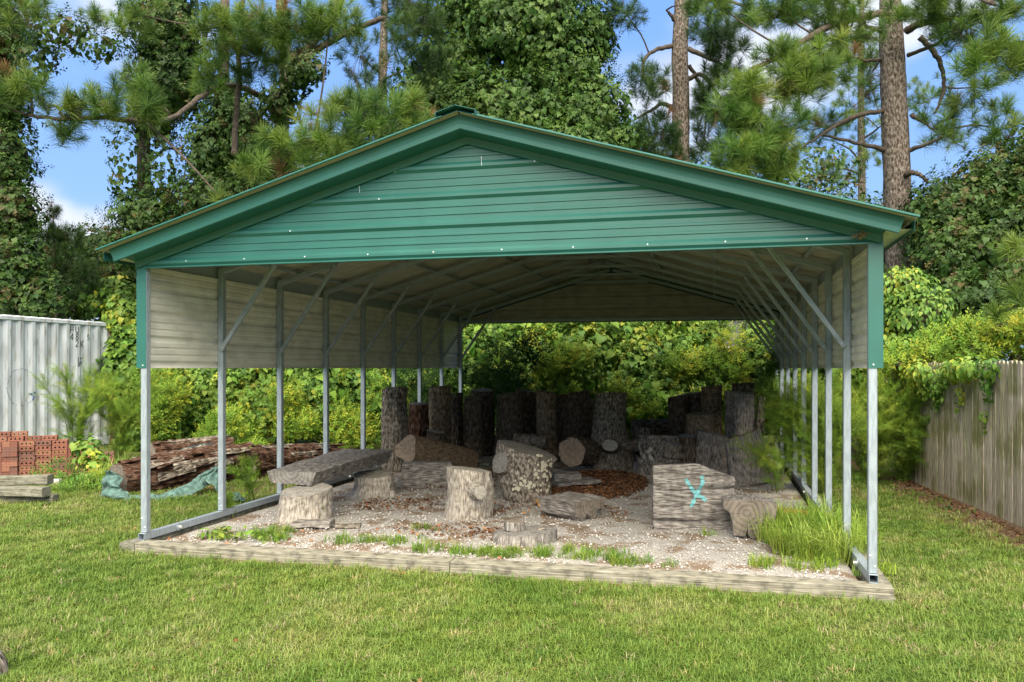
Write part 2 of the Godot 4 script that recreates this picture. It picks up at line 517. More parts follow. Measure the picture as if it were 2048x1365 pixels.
func rings(sd: int) -> ImageTexture:  # end grain: growth rings, drying cracks
	var s := 256
	var im := Image.create(s, s, false, Image.FORMAT_RGB8)
	var n := FastNoiseLite.new()
	n.seed = sd
	n.frequency = 1.0
	for y in s:
		for x in s:
			var d := Vector2(x, y) / s * 2.0 - Vector2.ONE
			var r := d.length() + 0.06 * n.get_noise_2d(d.x * 2.0, d.y * 2.0)
			var a := d.angle()
			var k := 0.76 + 0.17 * sin(r * 60.0 + 2.0 * n.get_noise_1d(r * 9.0)) + 0.3 * n.get_noise_2d(d.x * 3.0 + 9.0, d.y * 3.0) + 0.1 * n.get_noise_2d(d.x * 25.0, d.y * 25.0)
			var crack := n.get_noise_2d(cos(a) * 5.0 + sd * 3.0, sin(a) * 5.0)
			if absf(crack) < 0.04 and r > 0.12 and n.get_noise_2d(a * 2.0, 4.0) > -0.1: k *= 0.45
			if r > 0.93: k *= 0.7
			im.set_pixel(x, y, Color(clampf(k, 0, 1), clampf(k, 0, 1), clampf(k, 0, 1)).linear_to_srgb())
	return ImageTexture.create_from_image(im)

# ------------------------------------------------------------------ sky and light
func sky_image() -> ImageTexture:
	var w := 1024
	var h := 512
	var im := Image.create(w, h, false, Image.FORMAT_RGBF)
	var n := FastNoiseLite.new()
	n.seed = 7
	n.frequency = 0.55
	n.fractal_octaves = 5
	for y in h:
		var el := PI * (0.5 - (y + 0.5) / h)
		var top := clampf(sin(el), 0.0, 1.0)
		var blue := Color(0.20, 0.30, 0.43).lerp(Color(0.052, 0.135, 0.355), pow(clampf(top * 1.5, 0, 1), 0.55))
		for x in w:
			if el < 0.0:
				im.set_pixel(x, y, Color(0.22, 0.24, 0.20))
				continue
			var az := TAU * ((x + 0.5) / w - 0.5)
			var d := Vector3(sin(az) * cos(el), sin(el), -cos(az) * cos(el))
			var p := d / (d.y + 0.22) * 1.6
			var k := n.get_noise_3d(p.x, p.z, 3.0) + 0.12 * n.get_noise_3d(p.x * 5.0, p.z * 5.0, 9.0)
			var c := smoothstep(-0.07, 0.22, k)
			var shade := 0.80 + 0.25 * n.get_noise_3d(p.x + 0.2, p.z + 0.15, 3.4)
			im.set_pixel(x, y, blue.lerp(Color(0.38, 0.40, 0.43) * shade, c * 0.93))
	return ImageTexture.create_from_image(im)

func light_and_camera() -> void:
	var cam := Camera3D.new()
	cam.name = "camera"
	cam.near = 0.1
	cam.far = 400.0
	cam.keep_aspect = Camera3D.KEEP_WIDTH
	cam.set_frustum(0.1 * 2048.0 / 1639.7, Vector2(0.0, 0.1 * 54.1 / 1639.7), 0.1, 400.0)
	cam.position = EYE
	cam.rotation = Vector3(0, 0.2426, 0)
	add_child(cam)
	cam.current = true
	var we := WorldEnvironment.new()
	we.name = "environment"
	var env := Environment.new()
	env.background_mode = Environment.BG_SKY
	var sky := Sky.new()
	var sm := PanoramaSkyMaterial.new()
	sm.panorama = sky_image()
	sky.sky_material = sm
	env.sky = sky
	env.background_energy_multiplier = 1.0
	env.tonemap_mode = Environment.TONE_MAPPER_LINEAR
	env.tonemap_exposure = 3.0
	env.sdfgi_enabled = true
	env.ssao_enabled = true
	env.ssil_enabled = true
	we.environment = env
	add_child(we)
	var sun := DirectionalLight3D.new()
	sun.name = "sun"
	sun.light_energy = 1.25
	sun.light_color = Color(1.0, 0.95, 0.85)
	sun.light_angular_distance = 75.0
	sun.shadow_enabled = true
	add_child(sun)
	sun.look_at_from_position(Vector3(1.4, 8.0, 6.2), Vector3.ZERO)

# ------------------------------------------------------------------ ground
func ground_sheet(x0: float, x1: float, z0: float, z1: float, y: float, step: float, amp: float, sd: int) -> ArrayMesh:
	var v := PackedVector3Array()
	var idx := PackedInt32Array()
	var nx := int(ceil((x1 - x0) / step))
	var nz := int(ceil((z1 - z0) / step))
	fn.seed = sd
	fn.frequency = 0.9
	for j in nz + 1:
		for i in nx + 1:
			var p := Vector2(lerpf(x0, x1, float(i) / nx), lerpf(z0, z1, float(j) / nz))
			v.append(Vector3(p.x, y + amp * fn.get_noise_2dv(p), p.y))
	for j in nz:
		for i in nx:
			var a := j * (nx + 1) + i
			idx.append_array([a, a + 1, a + nx + 1, a + 1, a + nx + 2, a + nx + 1])
	return arr_mesh(v, idx)

func patch_mesh(c: Vector3, rx: float, rz: float, y: float, turn: float, sd: int) -> ArrayMesh:  # an uneven patch lying on the ground
	var v := PackedVector3Array([Vector3(c.x, y + 0.004, c.z)])
	var idx := PackedInt32Array()
	fn.seed = sd
	fn.frequency = 1.0
	var n := 40
	for k in 2:
		for i in n:
			var a := TAU * i / n
			var r := (0.5 + 0.5 * k) * (1.0 + 0.35 * fn.get_noise_2d(cos(a) * 1.7 + sd, sin(a) * 1.7) + 0.12 * fn.get_noise_2d(cos(a) * 8.0, sin(a) * 8.0))
			var p := Vector2(cos(a) * rx, sin(a) * rz).rotated(turn) * r
			v.append(Vector3(c.x + p.x, y + 0.004 * (1 - k), c.z + p.y))
	for i in n:
		var a := 1 + i
		var b := 1 + (i + 1) % n
		idx.append_array([0, b, a, a, b, a + n, b, b + n, a + n])
	return arr_mesh(v, idx)

func on_lawn(p: Vector3) -> bool:
	if absf(p.x) < 3.14 and p.z < 0.2 and p.z > -9.6: return false
	if p.z < -8.5: return false
	if p.x < -8.3: return p.z > -3.2 and p.z > -3.0 - (p.x + 8.3) * 0.3
	return p.x < 4.85 + (p.z + 2.98) * 0.086

func grounds() -> void:
	structure("ground", ground_sheet(-70, 70, -90, 40, 0.0, 2.0, 0.0, 1), M.lawn)
	structure("gravel_pad", ground_sheet(-2.93, 2.93, -9.3, 0.0, 0.062, 0.12, 0.01, 2), M.gravel)
	var dirt := part("bare_soil", patch_mesh(Vector3(4.35, 0, -5.2), 0.42, 5.0, 0.006, -0.086, 4), M.dirt, self)
	dirt.set_meta("kind", "structure")
	dirt = part("bare_soil", patch_mesh(Vector3(0.2, 0, 0.2), 3.3, 0.16, 0.006, 0.0, 5), M.dirt, self)
	dirt.set_meta("kind", "structure")
	dirt = part("bare_soil", patch_mesh(Vector3(-4.6, 0, -3.6), 0.9, 1.2, 0.006, 0.3, 6), M.dirt, self)
	dirt.set_meta("kind", "structure")
	# lawn
	rng.seed = 7
	fn.seed = 70
	fn.frequency = 1.0
	var tufts := [blades_mesh(18, 0.062, 0.0042, 0.045, 0.9, 100), blades_mesh(18, 0.05, 0.0046, 0.05, 1.1, 101), blades_mesh(16, 0.07, 0.0042, 0.05, 0.8, 102)]
	var pal := [Color(0.095, 0.165, 0.028), Color(0.125, 0.20, 0.034), Color(0.15, 0.222, 0.042), Color(0.18, 0.24, 0.055), Color(0.235, 0.26, 0.09)]
	var xf := [[], [], []]
	var cols := [[], [], []]
	var f := Vector3(-sin(0.2426), 0, -cos(0.2426))
	var r := Vector3(cos(0.2426), 0, -sin(0.2426))
	var tries := 90000
	for i in tries:
		var t := rng.randf()
		var d := 3.5 + 11.0 * pow(t, 1.5)
		var half := d * 0.64 + 0.8
		var s := rng.randf_range(-half, half)
		var p := EYE + f * d + r * s
		p.y = 0.0
		if not on_lawn(p): continue
		if absf(p.z - 0.2) < 0.09 and absf(p.x) < 3.2 and rng.randf() < 0.75: continue
		var edge := 4.85 + (p.z + 2.98) * 0.086 - p.x
		if edge < 0.75 and rng.randf() > edge * edge * 1.5: continue
		if Vector2(p.x + 4.6, p.z + 3.6).length() < 1.0 and rng.randf() < 0.7: continue
		var k := rng.randi() % 3
		var b := Basis(Vector3.UP, rng.randf() * TAU).scaled(Vector3.ONE * rng.randf_range(0.75, 1.3) * (1.0 + 0.025 * d))
		xf[k].append(Transform3D(b, p))
		cols[k].append(vary(Color(0.33, 0.28, 0.15) if rng.randf() < 0.04 else pick(pal, p, 0.8), 0.16))
	var lawn := Node3D.new()
	lawn.name = "grass"
	tag(lawn, "mown yellow green lawn in front of and around the carport", "lawn", "", "stuff")
	add_child(lawn)
	for k in 3: copies("blades", lawn, tufts[k], M.blade, xf[k], cols[k])
	# loose stones and dead leaves on the pad
	var peb := pebble_mesh(5)
	var px := []
	var pc := []
	for i in 17000:
		var z := -5.6 * pow(rng.randf(), 1.25)
		var p := Vector3(rng.randf_range(-2.85, 2.85), 0.066 + rng.randf() * 0.012, z)
		var s := 0.004 + 0.011 * pow(rng.randf(), 3.0)
		px.append(Transform3D(Basis(Vector3(rng.randfn(), rng.randfn(), rng.randfn()).normalized(), rng.randf() * 6.0).scaled(Vector3(s, s * 0.8, s * 1.2)), p))
		var g := rng.randf_range(0.28, 0.6)
		pc.append(Color(g * 1.02, g * 0.97, g * 0.91))
	var stones := Node3D.new()
	stones.name = "gravel"
	tag(stones, "pale crushed gravel spread under the carport roof", "gravel", "", "stuff")
	add_child(stones)
	copies("pebbles", stones, peb, M.stone, px, pc)
	var litter := Node3D.new()
	litter.name = "leaf_litter"
	tag(litter, "brown dead leaves lying between the sawn logs", "leaf litter", "", "stuff")
	add_child(litter)
	var dry := leaf_mesh([Vector2(0, 0), Vector2(0.3, 0.3), Vector2(0.26, 0.65), Vector2(0, 1)], 0.4, 0.25)
	px = []
	pc = []
	for spot in SPOTS_LITTER:
		for i in spot[3]:
			var a := rng.randf() * TAU
			var q := sqrt(rng.randf())
			var p := Vector3(spot[0].x + cos(a) * q * spot[1], 0.074 + rng.randf() * 0.02, spot[0].z + sin(a) * q * spot[2])
			px.append(Transform3D(look(Vector3.UP + jitter(0.6), jitter(1.0)).scaled(Vector3.ONE * rng.randf_range(0.02, 0.055)), p))
			pc.append(vary([Color(0.14, 0.065, 0.032), Color(0.22, 0.105, 0.05), Color(0.30, 0.165, 0.085), Color(0.10, 0.052, 0.03)][rng.randi() % 4], 0.25))
	for i in 1500:
		var e := rng.randf()
		var p := Vector3(4.86 - 4.0 * 0.086 * e - pow(rng.randf(), 2.0) * 0.9, 0.012 + rng.randf() * 0.015, -2.0 - 5.5 * e)
		px.append(Transform3D(look(Vector3.UP + jitter(0.6), jitter(1.0)).scaled(Vector3.ONE * rng.randf_range(0.02, 0.05)), p))
		pc.append(vary([Color(0.12, 0.06, 0.03), Color(0.2, 0.11, 0.055), Color(0.08, 0.045, 0.025)][rng.randi() % 3], 0.25))
	for i in 46:
		var q := EYE + f * rng.randf_range(4.0, 8.0) + r * rng.randf_range(-4.0, 4.0)
		if q.z < 0.3: continue
		px.append(Transform3D(look(Vector3.UP + jitter(0.5), jitter(1.0)).scaled(Vector3.ONE * rng.randf_range(0.025, 0.05)), Vector3(q.x, 0.045, q.z)))
		pc.append(vary([Color(0.22, 0.10, 0.05), Color(0.3, 0.17, 0.07), Color(0.16, 0.09, 0.05)][rng.randi() % 3], 0.25))
	copies("dead_leaves", litter, dry, M.dry, px, pc)

func pebble_mesh(sd: int) -> ArrayMesh:
	rng.seed = sd
	var v := PackedVector3Array([Vector3(1, 0, 0), Vector3(-1, 0, 0), Vector3(0, 1, 0), Vector3(0, -1, 0), Vector3(0, 0, 1), Vector3(0, 0, -1)])
	for i in 6: v[i] = v[i] * rng.randf_range(0.7, 1.15) + jitter(0.2)
	return arr_mesh(v, PackedInt32Array([0, 2, 4, 2, 1, 4, 1, 3, 4, 3, 0, 4, 2, 0, 5, 1, 2, 5, 3, 1, 5, 0, 3, 5]), false)

# ------------------------------------------------------------------ carport
func bar(called: String, parent: Node, a: Vector3, b: Vector3, w: float, mat: Material, axis := Vector3.BACK) -> MeshInstance3D:
	var y := (b - a).normalized()
	var x := y.cross(axis).normalized()
	return part(called, cbox(Vector3(w, (b - a).length(), w), 0.005), mat, parent, (a + b) * 0.5, Basis(x, y, x.cross(y)))

func rib_profile(ln: float, start := 0.0) -> Array:  # (distance, height) across ribbed sheet metal: a high rib every 0.2286 with two low ones between
	var out := [Vector2(0, 0)]
	var k := start
	while k < ln:
		for q in [[0.0, 0.0], [0.024, 0.019], [0.046, 0.019], [0.07, 0.0], [0.105, 0.0], [0.110, 0.0065], [0.126, 0.0065], [0.131, 0.0], [0.168, 0.0], [0.173, 0.0065], [0.189, 0.0065], [0.194, 0.0]]:
			var s: float = k + q[0]
			if s > 0.001 and s < ln - 0.001: out.append(Vector2(s, q[1]))
		k += 0.2286
	out.append(Vector2(ln, 0))
	return out

# ribbed sheet: profile runs along `across` from o, ends given by ends(s) along `run`; outside faces `out`
func sheet(prof: Array, o: Vector3, across: Vector3, run: Vector3, out: Vector3, ends: Callable, outer: Material, inner: Material) -> ArrayMesh:
	var mesh := ArrayMesh.new()
	for side in 2:
		var st := SurfaceTool.new()
		st.begin(Mesh.PRIMITIVE_TRIANGLES)
		st.set_smooth_group(-1)
		for i in prof.size() - 1:
			var q := []
			for k in 2:
				var pr: Vector2 = prof[i + k]
				var e: Vector2 = ends.call(pr.x)
				var c := o + across * pr.x + out * (pr.y - 0.002 * side)
				q.append(c + run * e.x)
				q.append(c + run * e.y)
			var flip: bool = (q[1] - q[0]).cross(q[2] - q[0]).dot(out) * (1 if side == 0 else -1) > 0
			for n in ([0, 2, 1, 1, 2, 3] if flip else [0, 1, 2, 1, 3, 2]): st.add_vertex(q[n])
		st.generate_normals()
		st.set_material(outer if side == 0 else inner)
		st.commit(mesh)
	return mesh

func swept(prof: Array, a: Vector3, b: Vector3, fa := 0.0, fb := 0.0) -> ArrayMesh:  # bent sheet: profile points (z, y) swept from a to b
	var v := PackedVector3Array()
	var idx := PackedInt32Array()
	for p in prof:
		v.append(a + Vector3(p[1] * fa, p[1], p[0]))
		v.append(b + Vector3(p[1] * fb, p[1], p[0]))
	for i in prof.size() - 1:
		var k := i * 2
		idx.append_array([k, k + 1, k + 2, k + 1, k + 3, k + 2])
	return arr_mesh(v, idx, false)

func hollow(ln: float, w: float, t: float) -> ArrayMesh:  # square tube along z
	var st := SurfaceTool.new()
	st.begin(Mesh.PRIMITIVE_TRIANGLES)
	var o := w * 0.5 - t * 0.5
	for q in [[Vector3(0, o, 0), Vector3(w, t, ln)], [Vector3(0, -o, 0), Vector3(w, t, ln)], [Vector3(o, 0, 0), Vector3(t, w - 2 * t, ln)], [Vector3(-o, 0, 0), Vector3(t, w - 2 * t, ln)]]:
		st.append_from(cbox(q[1], 0.001), 0, Transform3D(Basis.IDENTITY, q[0]))
	return st.commit()

func roof_y(x: float) -> float:
	return 3.58 - SLOPE * absf(x)

func carport() -> void:
	var c := thing("carport", "open green metal carport with ribbed gable, galvanised posts and half walls", "carport", Vector3(0, 0, 0))
	var ln := BAY * 8.0
	var cyl := CylinderMesh.new()
	cyl.top_radius = 0.005
	cyl.bottom_radius = 0.008
	cyl.height = 0.006
	cyl.radial_segments = 8
	cyl.rings = 1
	var to_front := Basis(Vector3.RIGHT, PI / 2)
	for s in [-1.0, 1.0]:
		# base rail on its sleeper
		part("base_rail", hollow(ln + 0.1, 0.06, 0.003), M.galv, c, Vector3(s * HALF, BASE + 0.031, -ln * 0.5 + 0.012))
		for i in 9:
			var z := -BAY * i
			var post := bar("post", c, Vector3(s * HALF, BASE + 0.063, z), Vector3(s * HALF, roof_y(HALF) - 0.085, z), 0.06, M.galv)
			for q in ([[0.012, 0.05], [-0.018, 0.125]] if i < 2 else []):
				part("bolt", cyl, M.screw, post, Vector3(q[0], -post.mesh.get_aabb().size.y * 0.5 + q[1], 0.033), to_front)
			bar("rafter", c, Vector3(s * (HALF + 0.02), roof_y(HALF) - 0.092, z), Vector3(s * 0.02, roof_y(0.0) - 0.092, z), 0.056, M.galv)
			if i > 0:
				var br := bar("knee_brace", c, Vector3(s * 2.975, 1.80, z + 0.05), Vector3(s * 2.27, 2.80, z + 0.05), 0.042, M.galv)
				part("bolt", cyl, M.screw, br, Vector3(0, -0.57, 0.022), to_front)
		for x in [0.2, 1.05, 1.9, 2.78]:
			var h := bar("purlin", c, Vector3(s * x, roof_y(x) - 0.04, 0.2), Vector3(s * x, roof_y(x) - 0.04, -ln - 0.1), 0.034, M.galv, Vector3.UP)
		# half wall
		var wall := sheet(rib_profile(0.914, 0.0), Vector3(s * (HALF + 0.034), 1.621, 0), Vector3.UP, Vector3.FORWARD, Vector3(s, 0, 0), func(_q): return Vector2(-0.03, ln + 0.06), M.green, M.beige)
		part("side_panel", wall, null, c)
		# corner trims over the front and rear posts
		for e in [[0.034, 1.0], [-ln - 0.034, -1.0]]:
			part("corner_trim", cbox(Vector3(0.10, 0.99, 0.003), 0.001), M.green, c, Vector3(s * (HALF + 0.018), 1.62 + 0.495, e[0]))
			part("corner_trim", cbox(Vector3(0.003, 0.99, 0.10), 0.001), M.green, c, Vector3(s * (HALF + 0.066), 1.62 + 0.495, e[0] - 0.052 * e[1]))
			for y in [1.645, 2.585]: part("screw", cyl, M.screw, c, Vector3(s * (HALF + 0.002), y, e[0] + 0.004 * e[1]), to_front)
		# roof sheets
		var n := 11
		var step := (ln + 0.66) / n
		for k in n:
			var o := Vector3(0, 3.58, 0.33 - step * k)
			var down := Vector3(s, -SLOPE, 0)
			var m := sheet(rib_profile(step, 0.0), o, Vector3.FORWARD, down, Vector3(s * SLOPE, 1, 0).normalized(), func(_q): return Vector2(0.005, 3.235), M.green, M.shaded_beige)
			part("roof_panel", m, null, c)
		var edge := bar("rake_edge", c, Vector3(s * 0.12, roof_y(0.12) + 0.004, 0.331), Vector3(s * 3.24, roof_y(3.24) + 0.004, 0.331), 0.016, M.green)
		part("ridge_cap", cbox(Vector3(0.17, 0.004, ln + 0.74), 0.001), M.green, c, Vector3(s * 0.078, 3.615 - 0.078 * SLOPE, -ln * 0.5), Basis(Vector3.BACK, -s * atan(SLOPE)))
		part("ridge_cap_lip", cbox(Vector3(0.004, 0.03, ln + 0.74), 0.001), M.green, c, Vector3(s * 0.158, 3.602 - 0.158 * SLOPE, -ln * 0.5))
		# boxed eave: fascia with a bent profile, soffit and the trim against the gable, front and rear
		for e in [1.0, -1.0]:
			var z0 := 0.0 if e > 0 else -ln
			var a := Vector3(0, 3.58, z0)
			var b := Vector3(s * 3.165, roof_y(3.165), z0)
			part("fascia", swept([[e * 0.262, -0.006], [e * 0.262, -0.02], [e * 0.253, -0.04], [e * 0.2475, -0.072], [e * 0.2455, -0.106], [e * 0.236, -0.112]], a, b, 0.0, s * 0.35), M.green, c)
			part("soffit", swept([[e * 0.236, -0.1125], [e * 0.07, -0.128]], a, b - Vector3(s * 0.12, -0.12 * SLOPE, 0)), M.green, c)
			part("gable_trim", swept([[e * 0.085, -0.112], [e * 0.08, -0.135], [e * 0.066, -0.18], [e * 0.05, -0.183]], a, b - Vector3(s * 0.115, -0.115 * SLOPE, 0)), M.green, c)
		# side soffit under the overhang
		part("eave_soffit", cbox(Vector3(0.16, 0.003, ln + 0.3), 0.001), M.beige, c, Vector3(s * 3.15, roof_y(3.15) - 0.075, -ln * 0.5))
		part("eave_closure", cbox(Vector3(0.004, 0.17, ln + 0.1), 0.001), M.galv, c, Vector3(s * (HALF + 0.06), 2.60, -ln * 0.5))  # added plate that shuts out daylight above the half wall
		part("eave_fascia", cbox(Vector3(0.003, 0.075, ln + 0.5), 0.001), M.green, c, Vector3(s * 3.225, roof_y(3.225) - 0.045, -ln * 0.5))
	for i in 9:
		bar("collar_tie", c, Vector3(-0.75, 3.27, -BAY * i), Vector3(0.75, 3.27, -BAY * i), 0.046, M.galv) if i > 0 else null
		for s in [-1.0, 1.0]:
			if i > 0: bar("peak_brace", c, Vector3(s * 0.25, 3.38, -BAY * i + 0.03), Vector3(s * 0.95, 3.20, -BAY * i + 0.03), 0.03, M.galv)
	# gables
	for e in [1.0, -1.0]:
		var z0 := 0.038 if e > 0 else -ln - 0.038
		var g := sheet(rib_profile(0.9, 0.0), Vector3(0, 2.512, z0), Vector3.UP, Vector3.RIGHT, Vector3(0, 0, e), func(q): return Vector2(-1, 1) * minf(2.98, (3.44 - 2.512 - q) / SLOPE), M.green, M.shaded_beige)
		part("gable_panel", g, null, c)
		bar("gable_header", c, Vector3(-HALF + 0.03, 2.545, z0 - e * 0.035), Vector3(HALF - 0.03, 2.545, z0 - e * 0.035), 0.055, M.galv)
		part("gable_lip", cbox(Vector3(5.94, 0.014, 0.028), 0.003), M.green, c, Vector3(0, 2.506, z0 + e * 0.006))
		for k in 10: part("screw", cyl, M.screw, c, Vector3(-2.55 + k * 0.567, 2.552, z0 + e * 0.021), to_front)
	for q in [[-1.55, 2.741], [-0.75, 2.97], [1.5, 2.97], [0.55, 3.2], [2.2, 2.741]]:
		part("screw", cyl, M.screw, c, Vector3(q[0], q[1] + 0.03, 0.061), to_front)
	for q in [[Vector3(0.120, 3.260, 0.058), 0.075], [Vector3(-0.921, 3.089, 0.058), 0.06], [Vector3(-0.610, 3.219, 0.058), 0.025]]:
		part("scratch", cbox(Vector3(0.003, q[1], 0.002), 0.0005), M.screw, c, q[0], Basis(Vector3.BACK, 0.06))
	# ground anchors on the base rails
	var washer := CylinderMesh.new()
	washer.top_radius = 0.034
	washer.bottom_radius = 0.036
	washer.height = 0.006
	washer.radial_segments = 16
	for s in [-1.0, 1.0]:
		for z in [-0.42, -4.1, -7.6]:
			var wsh := part("anchor_washer", washer, M.galv, c, Vector3(s * (HALF - 0.034), BASE + 0.034, z), Basis(Vector3.BACK, PI / 2))
			var nut := CylinderMesh.new()
			nut.top_radius = 0.014
			nut.bottom_radius = 0.015
			nut.height = 0.03
			nut.radial_segments = 6
			part("nut", nut, M.screw, wsh, Vector3(0, s * 0.012, 0))
	# timbers the frame stands on
	var t := thing("landscape_timber", "long weathered timber beam across the front, from the container side corner", "timber", Vector3(-1.55, 0.052, 0.075))
	part("beam", rough_bar(Vector3(0.096, 2.87, 0.165), 5, 0.0015, 0.006), M.timber, t, Vector3.ZERO, Basis(Vector3.BACK, PI / 2))
	t = thing("landscape_timber", "long weathered timber beam across the front, ending at the fence side corner", "timber", Vector3(1.502, 0.052, 0.078), Basis(Vector3.UP, -0.003))
	part("beam", rough_bar(Vector3(0.096, 3.22, 0.165), 15, 0.0015, 0.006), M.timber, t, Vector3.ZERO, Basis(Vector3.BACK, PI / 2))
	t = thing("landscape_timber", "weathered sleeper timber under the posts of the container side wall", "timber", Vector3(-3.067, 0.052, -4.6))
	part("beam", rough_bar(Vector3(0.15, 9.52, 0.095), 6, 0.002), M.timber_old, t, Vector3.ZERO, Basis(Vector3.RIGHT, PI / 2))
	t = thing("landscape_timber", "weathered sleeper timber under the posts of the fence side wall", "timber", Vector3(3.05, 0.052, -4.62))
	part("beam", rough_bar(Vector3(0.15, 9.2, 0.095), 7, 0.002), M.timber, t, Vector3.ZERO, Basis(Vector3.RIGHT, PI / 2))
	t = thing("landscape_timber", "dark short timber end under the front beam corner by the lawn", "timber", Vector3(3.03, 0.022, 0.186))
	part("beam", rough_bar(Vector3(0.045, 0.17, 0.05), 8, 0.003, 0.004), M.timber_old, t, Vector3.ZERO, Basis(Vector3.BACK, PI / 2))

	rng.seed = 66
	t = thing("nest_debris", "tuft of dry nest straw caught under the gable trim corner", "nest", Vector3(2.904, 2.553, 0.075))
	for i in 26:
		var d := Vector3(rng.randf_range(-1, 1), rng.randf_range(-0.2, 0.35), rng.randf_range(0.0, 0.5)).normalized() * rng.randf_range(0.03, 0.075)
		part("straw", tube([Vector3.ZERO + jitter(0.03), d * 0.6 + jitter(0.012), d], [0.0022, 0.002, 0.001], 4), M.orange_wood if i % 3 else M.grey_wood, t)
	t = thing("tree_root", "grey tree root surfacing at the bottom corner of the lawn", "root", Vector3(-1.755, 0.000, 2.749))
	part("root", tube(path([Vector3(-0.5, 0.16, -0.1), Vector3(-0.15, 0.09, 0.02), Vector3(0.02, 0.05, 0.06), Vector3(0.09, -0.04, 0.14)], 6), taper(19, 0.16, 0.035), 14, 0.2, 9), M.bark_grey, t)

# ------------------------------------------------------------------ sawn wood
# side and cut faces of a log standing on the origin; o: flare, taper, lob, tilt, rough
func log_shapes(r: float, h: float, sd: int, o := {}) -> Array:
	var seg := 72
	var ring := 24
	var flare: float = o.get("flare", 0.06)
	var tap: float = o.get("taper", 0.06)
	var lob: float = o.get("lob", 0.16)
	var hs := sin(sd * 12.9898)
	var tilt: Vector2 = o.get("tilt", Vector2(0.14 * hs, 0.14 * sin(sd * 78.2)))
	var rough: float = o.get("rough", 0.045)
	var lobes: int = o.get("lobes", 0)
	var oval: float = o.get("oval", 1.0)
	fn.seed = sd
	fn.frequency = 1.0
	var v := PackedVector3Array()
	var idx := PackedInt32Array()
	for j in ring + 1:
		var t := float(j) / ring
		for k in seg:
			var a := TAU * k / seg
			var e := Vector2(cos(a), sin(a))
			var q := r * (1.0 - tap * t) * (1.0 + flare * pow(1.0 - t, 3.0) * (1.0 + 0.5 * fn.get_noise_2d(e.x * 2.0 + 31.0, e.y * 2.0)))
			q *= 1.0 + lob * fn.get_noise_3d(e.x * 1.1 + sd, e.y * 1.1, t * h * 0.8)
			if lobes: q *= 1.0 + 0.16 * cos(a * lobes + sd)
			var ridge := 1.0 - 2.0 * absf(fn.get_noise_3d(e.x * 6.0, t * h * 2.2, e.y * 6.0))
			q += r * rough * (1.6 * ridge - 1.0 + 1.2 * fn.get_noise_3d(e.x * 15.0, t * h * 9.0, e.y * 15.0))
			var x := e.x * q * oval + r * 0.16 * hs * sin(t * 2.6)
			var z := e.y * q + r * 0.12 * sin(sd * 3.1) * sin(t * 2.2 + 1.0)
			v.append(Vector3(x, t * (h + tilt.x * x + tilt.y * z), z))
	for j in ring:
		for k in seg:
			var a := j * seg + k
			var b := j * seg + (k + 1) % seg
			idx.append_array([a, b, a + seg, b, b + seg, a + seg])
	var side := arr_mesh(v, idx)
	var caps := []
	for top in [true, false]:
		var cv := PackedVector3Array()
		var cu := PackedVector2Array()
		var ci := PackedInt32Array()
		var o0 := ring * seg if top else 0
		var mid := Vector3.ZERO
		for k in seg: mid += v[o0 + k] / seg
		for f in [1.0, 0.93, 0.5, 0.0]:
			for k in seg:
				var p := mid.lerp(v[o0 + k], f)
				if top:
					p.y += (0.004 if f < 0.95 else 0.0) + (0.006 * fn.get_noise_2d(p.x * 25.0, p.z * 25.0) if f < 0.95 else 0.0)
				cv.append(p)
				cu.append(Vector2(0.5 + 0.48 * f * cos(TAU * k / seg), 0.5 + 0.48 * f * sin(TAU * k / seg)))
		for j in 3:
			for k in seg:
				var a := j * seg + k
				var b := j * seg + (k + 1) % seg
				if top: idx = PackedInt32Array([a, b, a + seg, b, b + seg, a + seg])
				else: idx = PackedInt32Array([b, a, a + seg, b, a + seg, b + seg])
				ci.append_array(idx)
		caps.append(arr_mesh(cv, ci, true, cu))
	return [side, caps[0], caps[1]]

var count_logs := 0
func stump(called: String, label: String, cat: String, at: Vector3, r: float, h: float, bark: Material, face: Material, o := {}, basis := Basis.IDENTITY) -> Node3D:
	count_logs += 1
	var t := thing(called, label, cat, at, basis * Basis(Vector3.UP, o.get("turn", count_logs * 1.3)), o.get("group", "sawn logs and stumps under the carport"))
	var m := log_shapes(r, h, 200 + count_logs * 7, o)
	part("bark", m[0], bark, t)
	part("cut_face", m[1], face, t)
	part("cut_face", m[2], face, t)
	return t

func limb(t: Node3D, r: float, at: Vector3, towards: Vector3, ln: float, bark: Material, face: Material, sd: int, oval := 1.0) -> void:  # a sawn-off limb on a stump, in world directions
	var inv := t.transform.affine_inverse()
	var m := log_shapes(r, ln, sd, {flare = 0.35, taper = 0.0, lob = 0.15, oval = oval})
	var l := part("cut_limb", m[0], bark, t, inv * at, inv.basis * along(towards))
	part("cut_face", m[1], face, l)

func patches(t: Node3D, r: float, h: float, n: int, sd: int, size: float, facing: float, wide := 1.0) -> void:  # crusty lichen patches on bark
	rng.seed = sd
	var inv := t.transform.basis.inverse()
	var disc := PackedVector3Array([Vector3.ZERO])
	var idx := PackedInt32Array()
	for k in 9:
		var a := TAU * k / 9.0
		disc.append(Vector3(cos(a), -0.12, sin(a)) * rng.randf_range(0.7, 1.2))
	for k in 9: idx.append_array([0, 1 + k, 1 + (k + 1) % 9])
	var m := arr_mesh(disc, idx)
	for i in n:
		var a := facing + rng.randf_range(-wide, wide)
		var d := inv * Vector3(cos(a), 0, sin(a))
		d.y = 0
		d = d.normalized()
		var s := size * rng.randf_range(0.4, 1.2)
		var p := d * r * 1.015 + Vector3(0, h * rng.randf_range(0.25, 0.95), 0)
		part("lichen_patch", m, M.lichen, t, p, look(d, Vector3.UP + jitter(0.7)).scaled_local(Vector3(s, s * 0.2, s)))

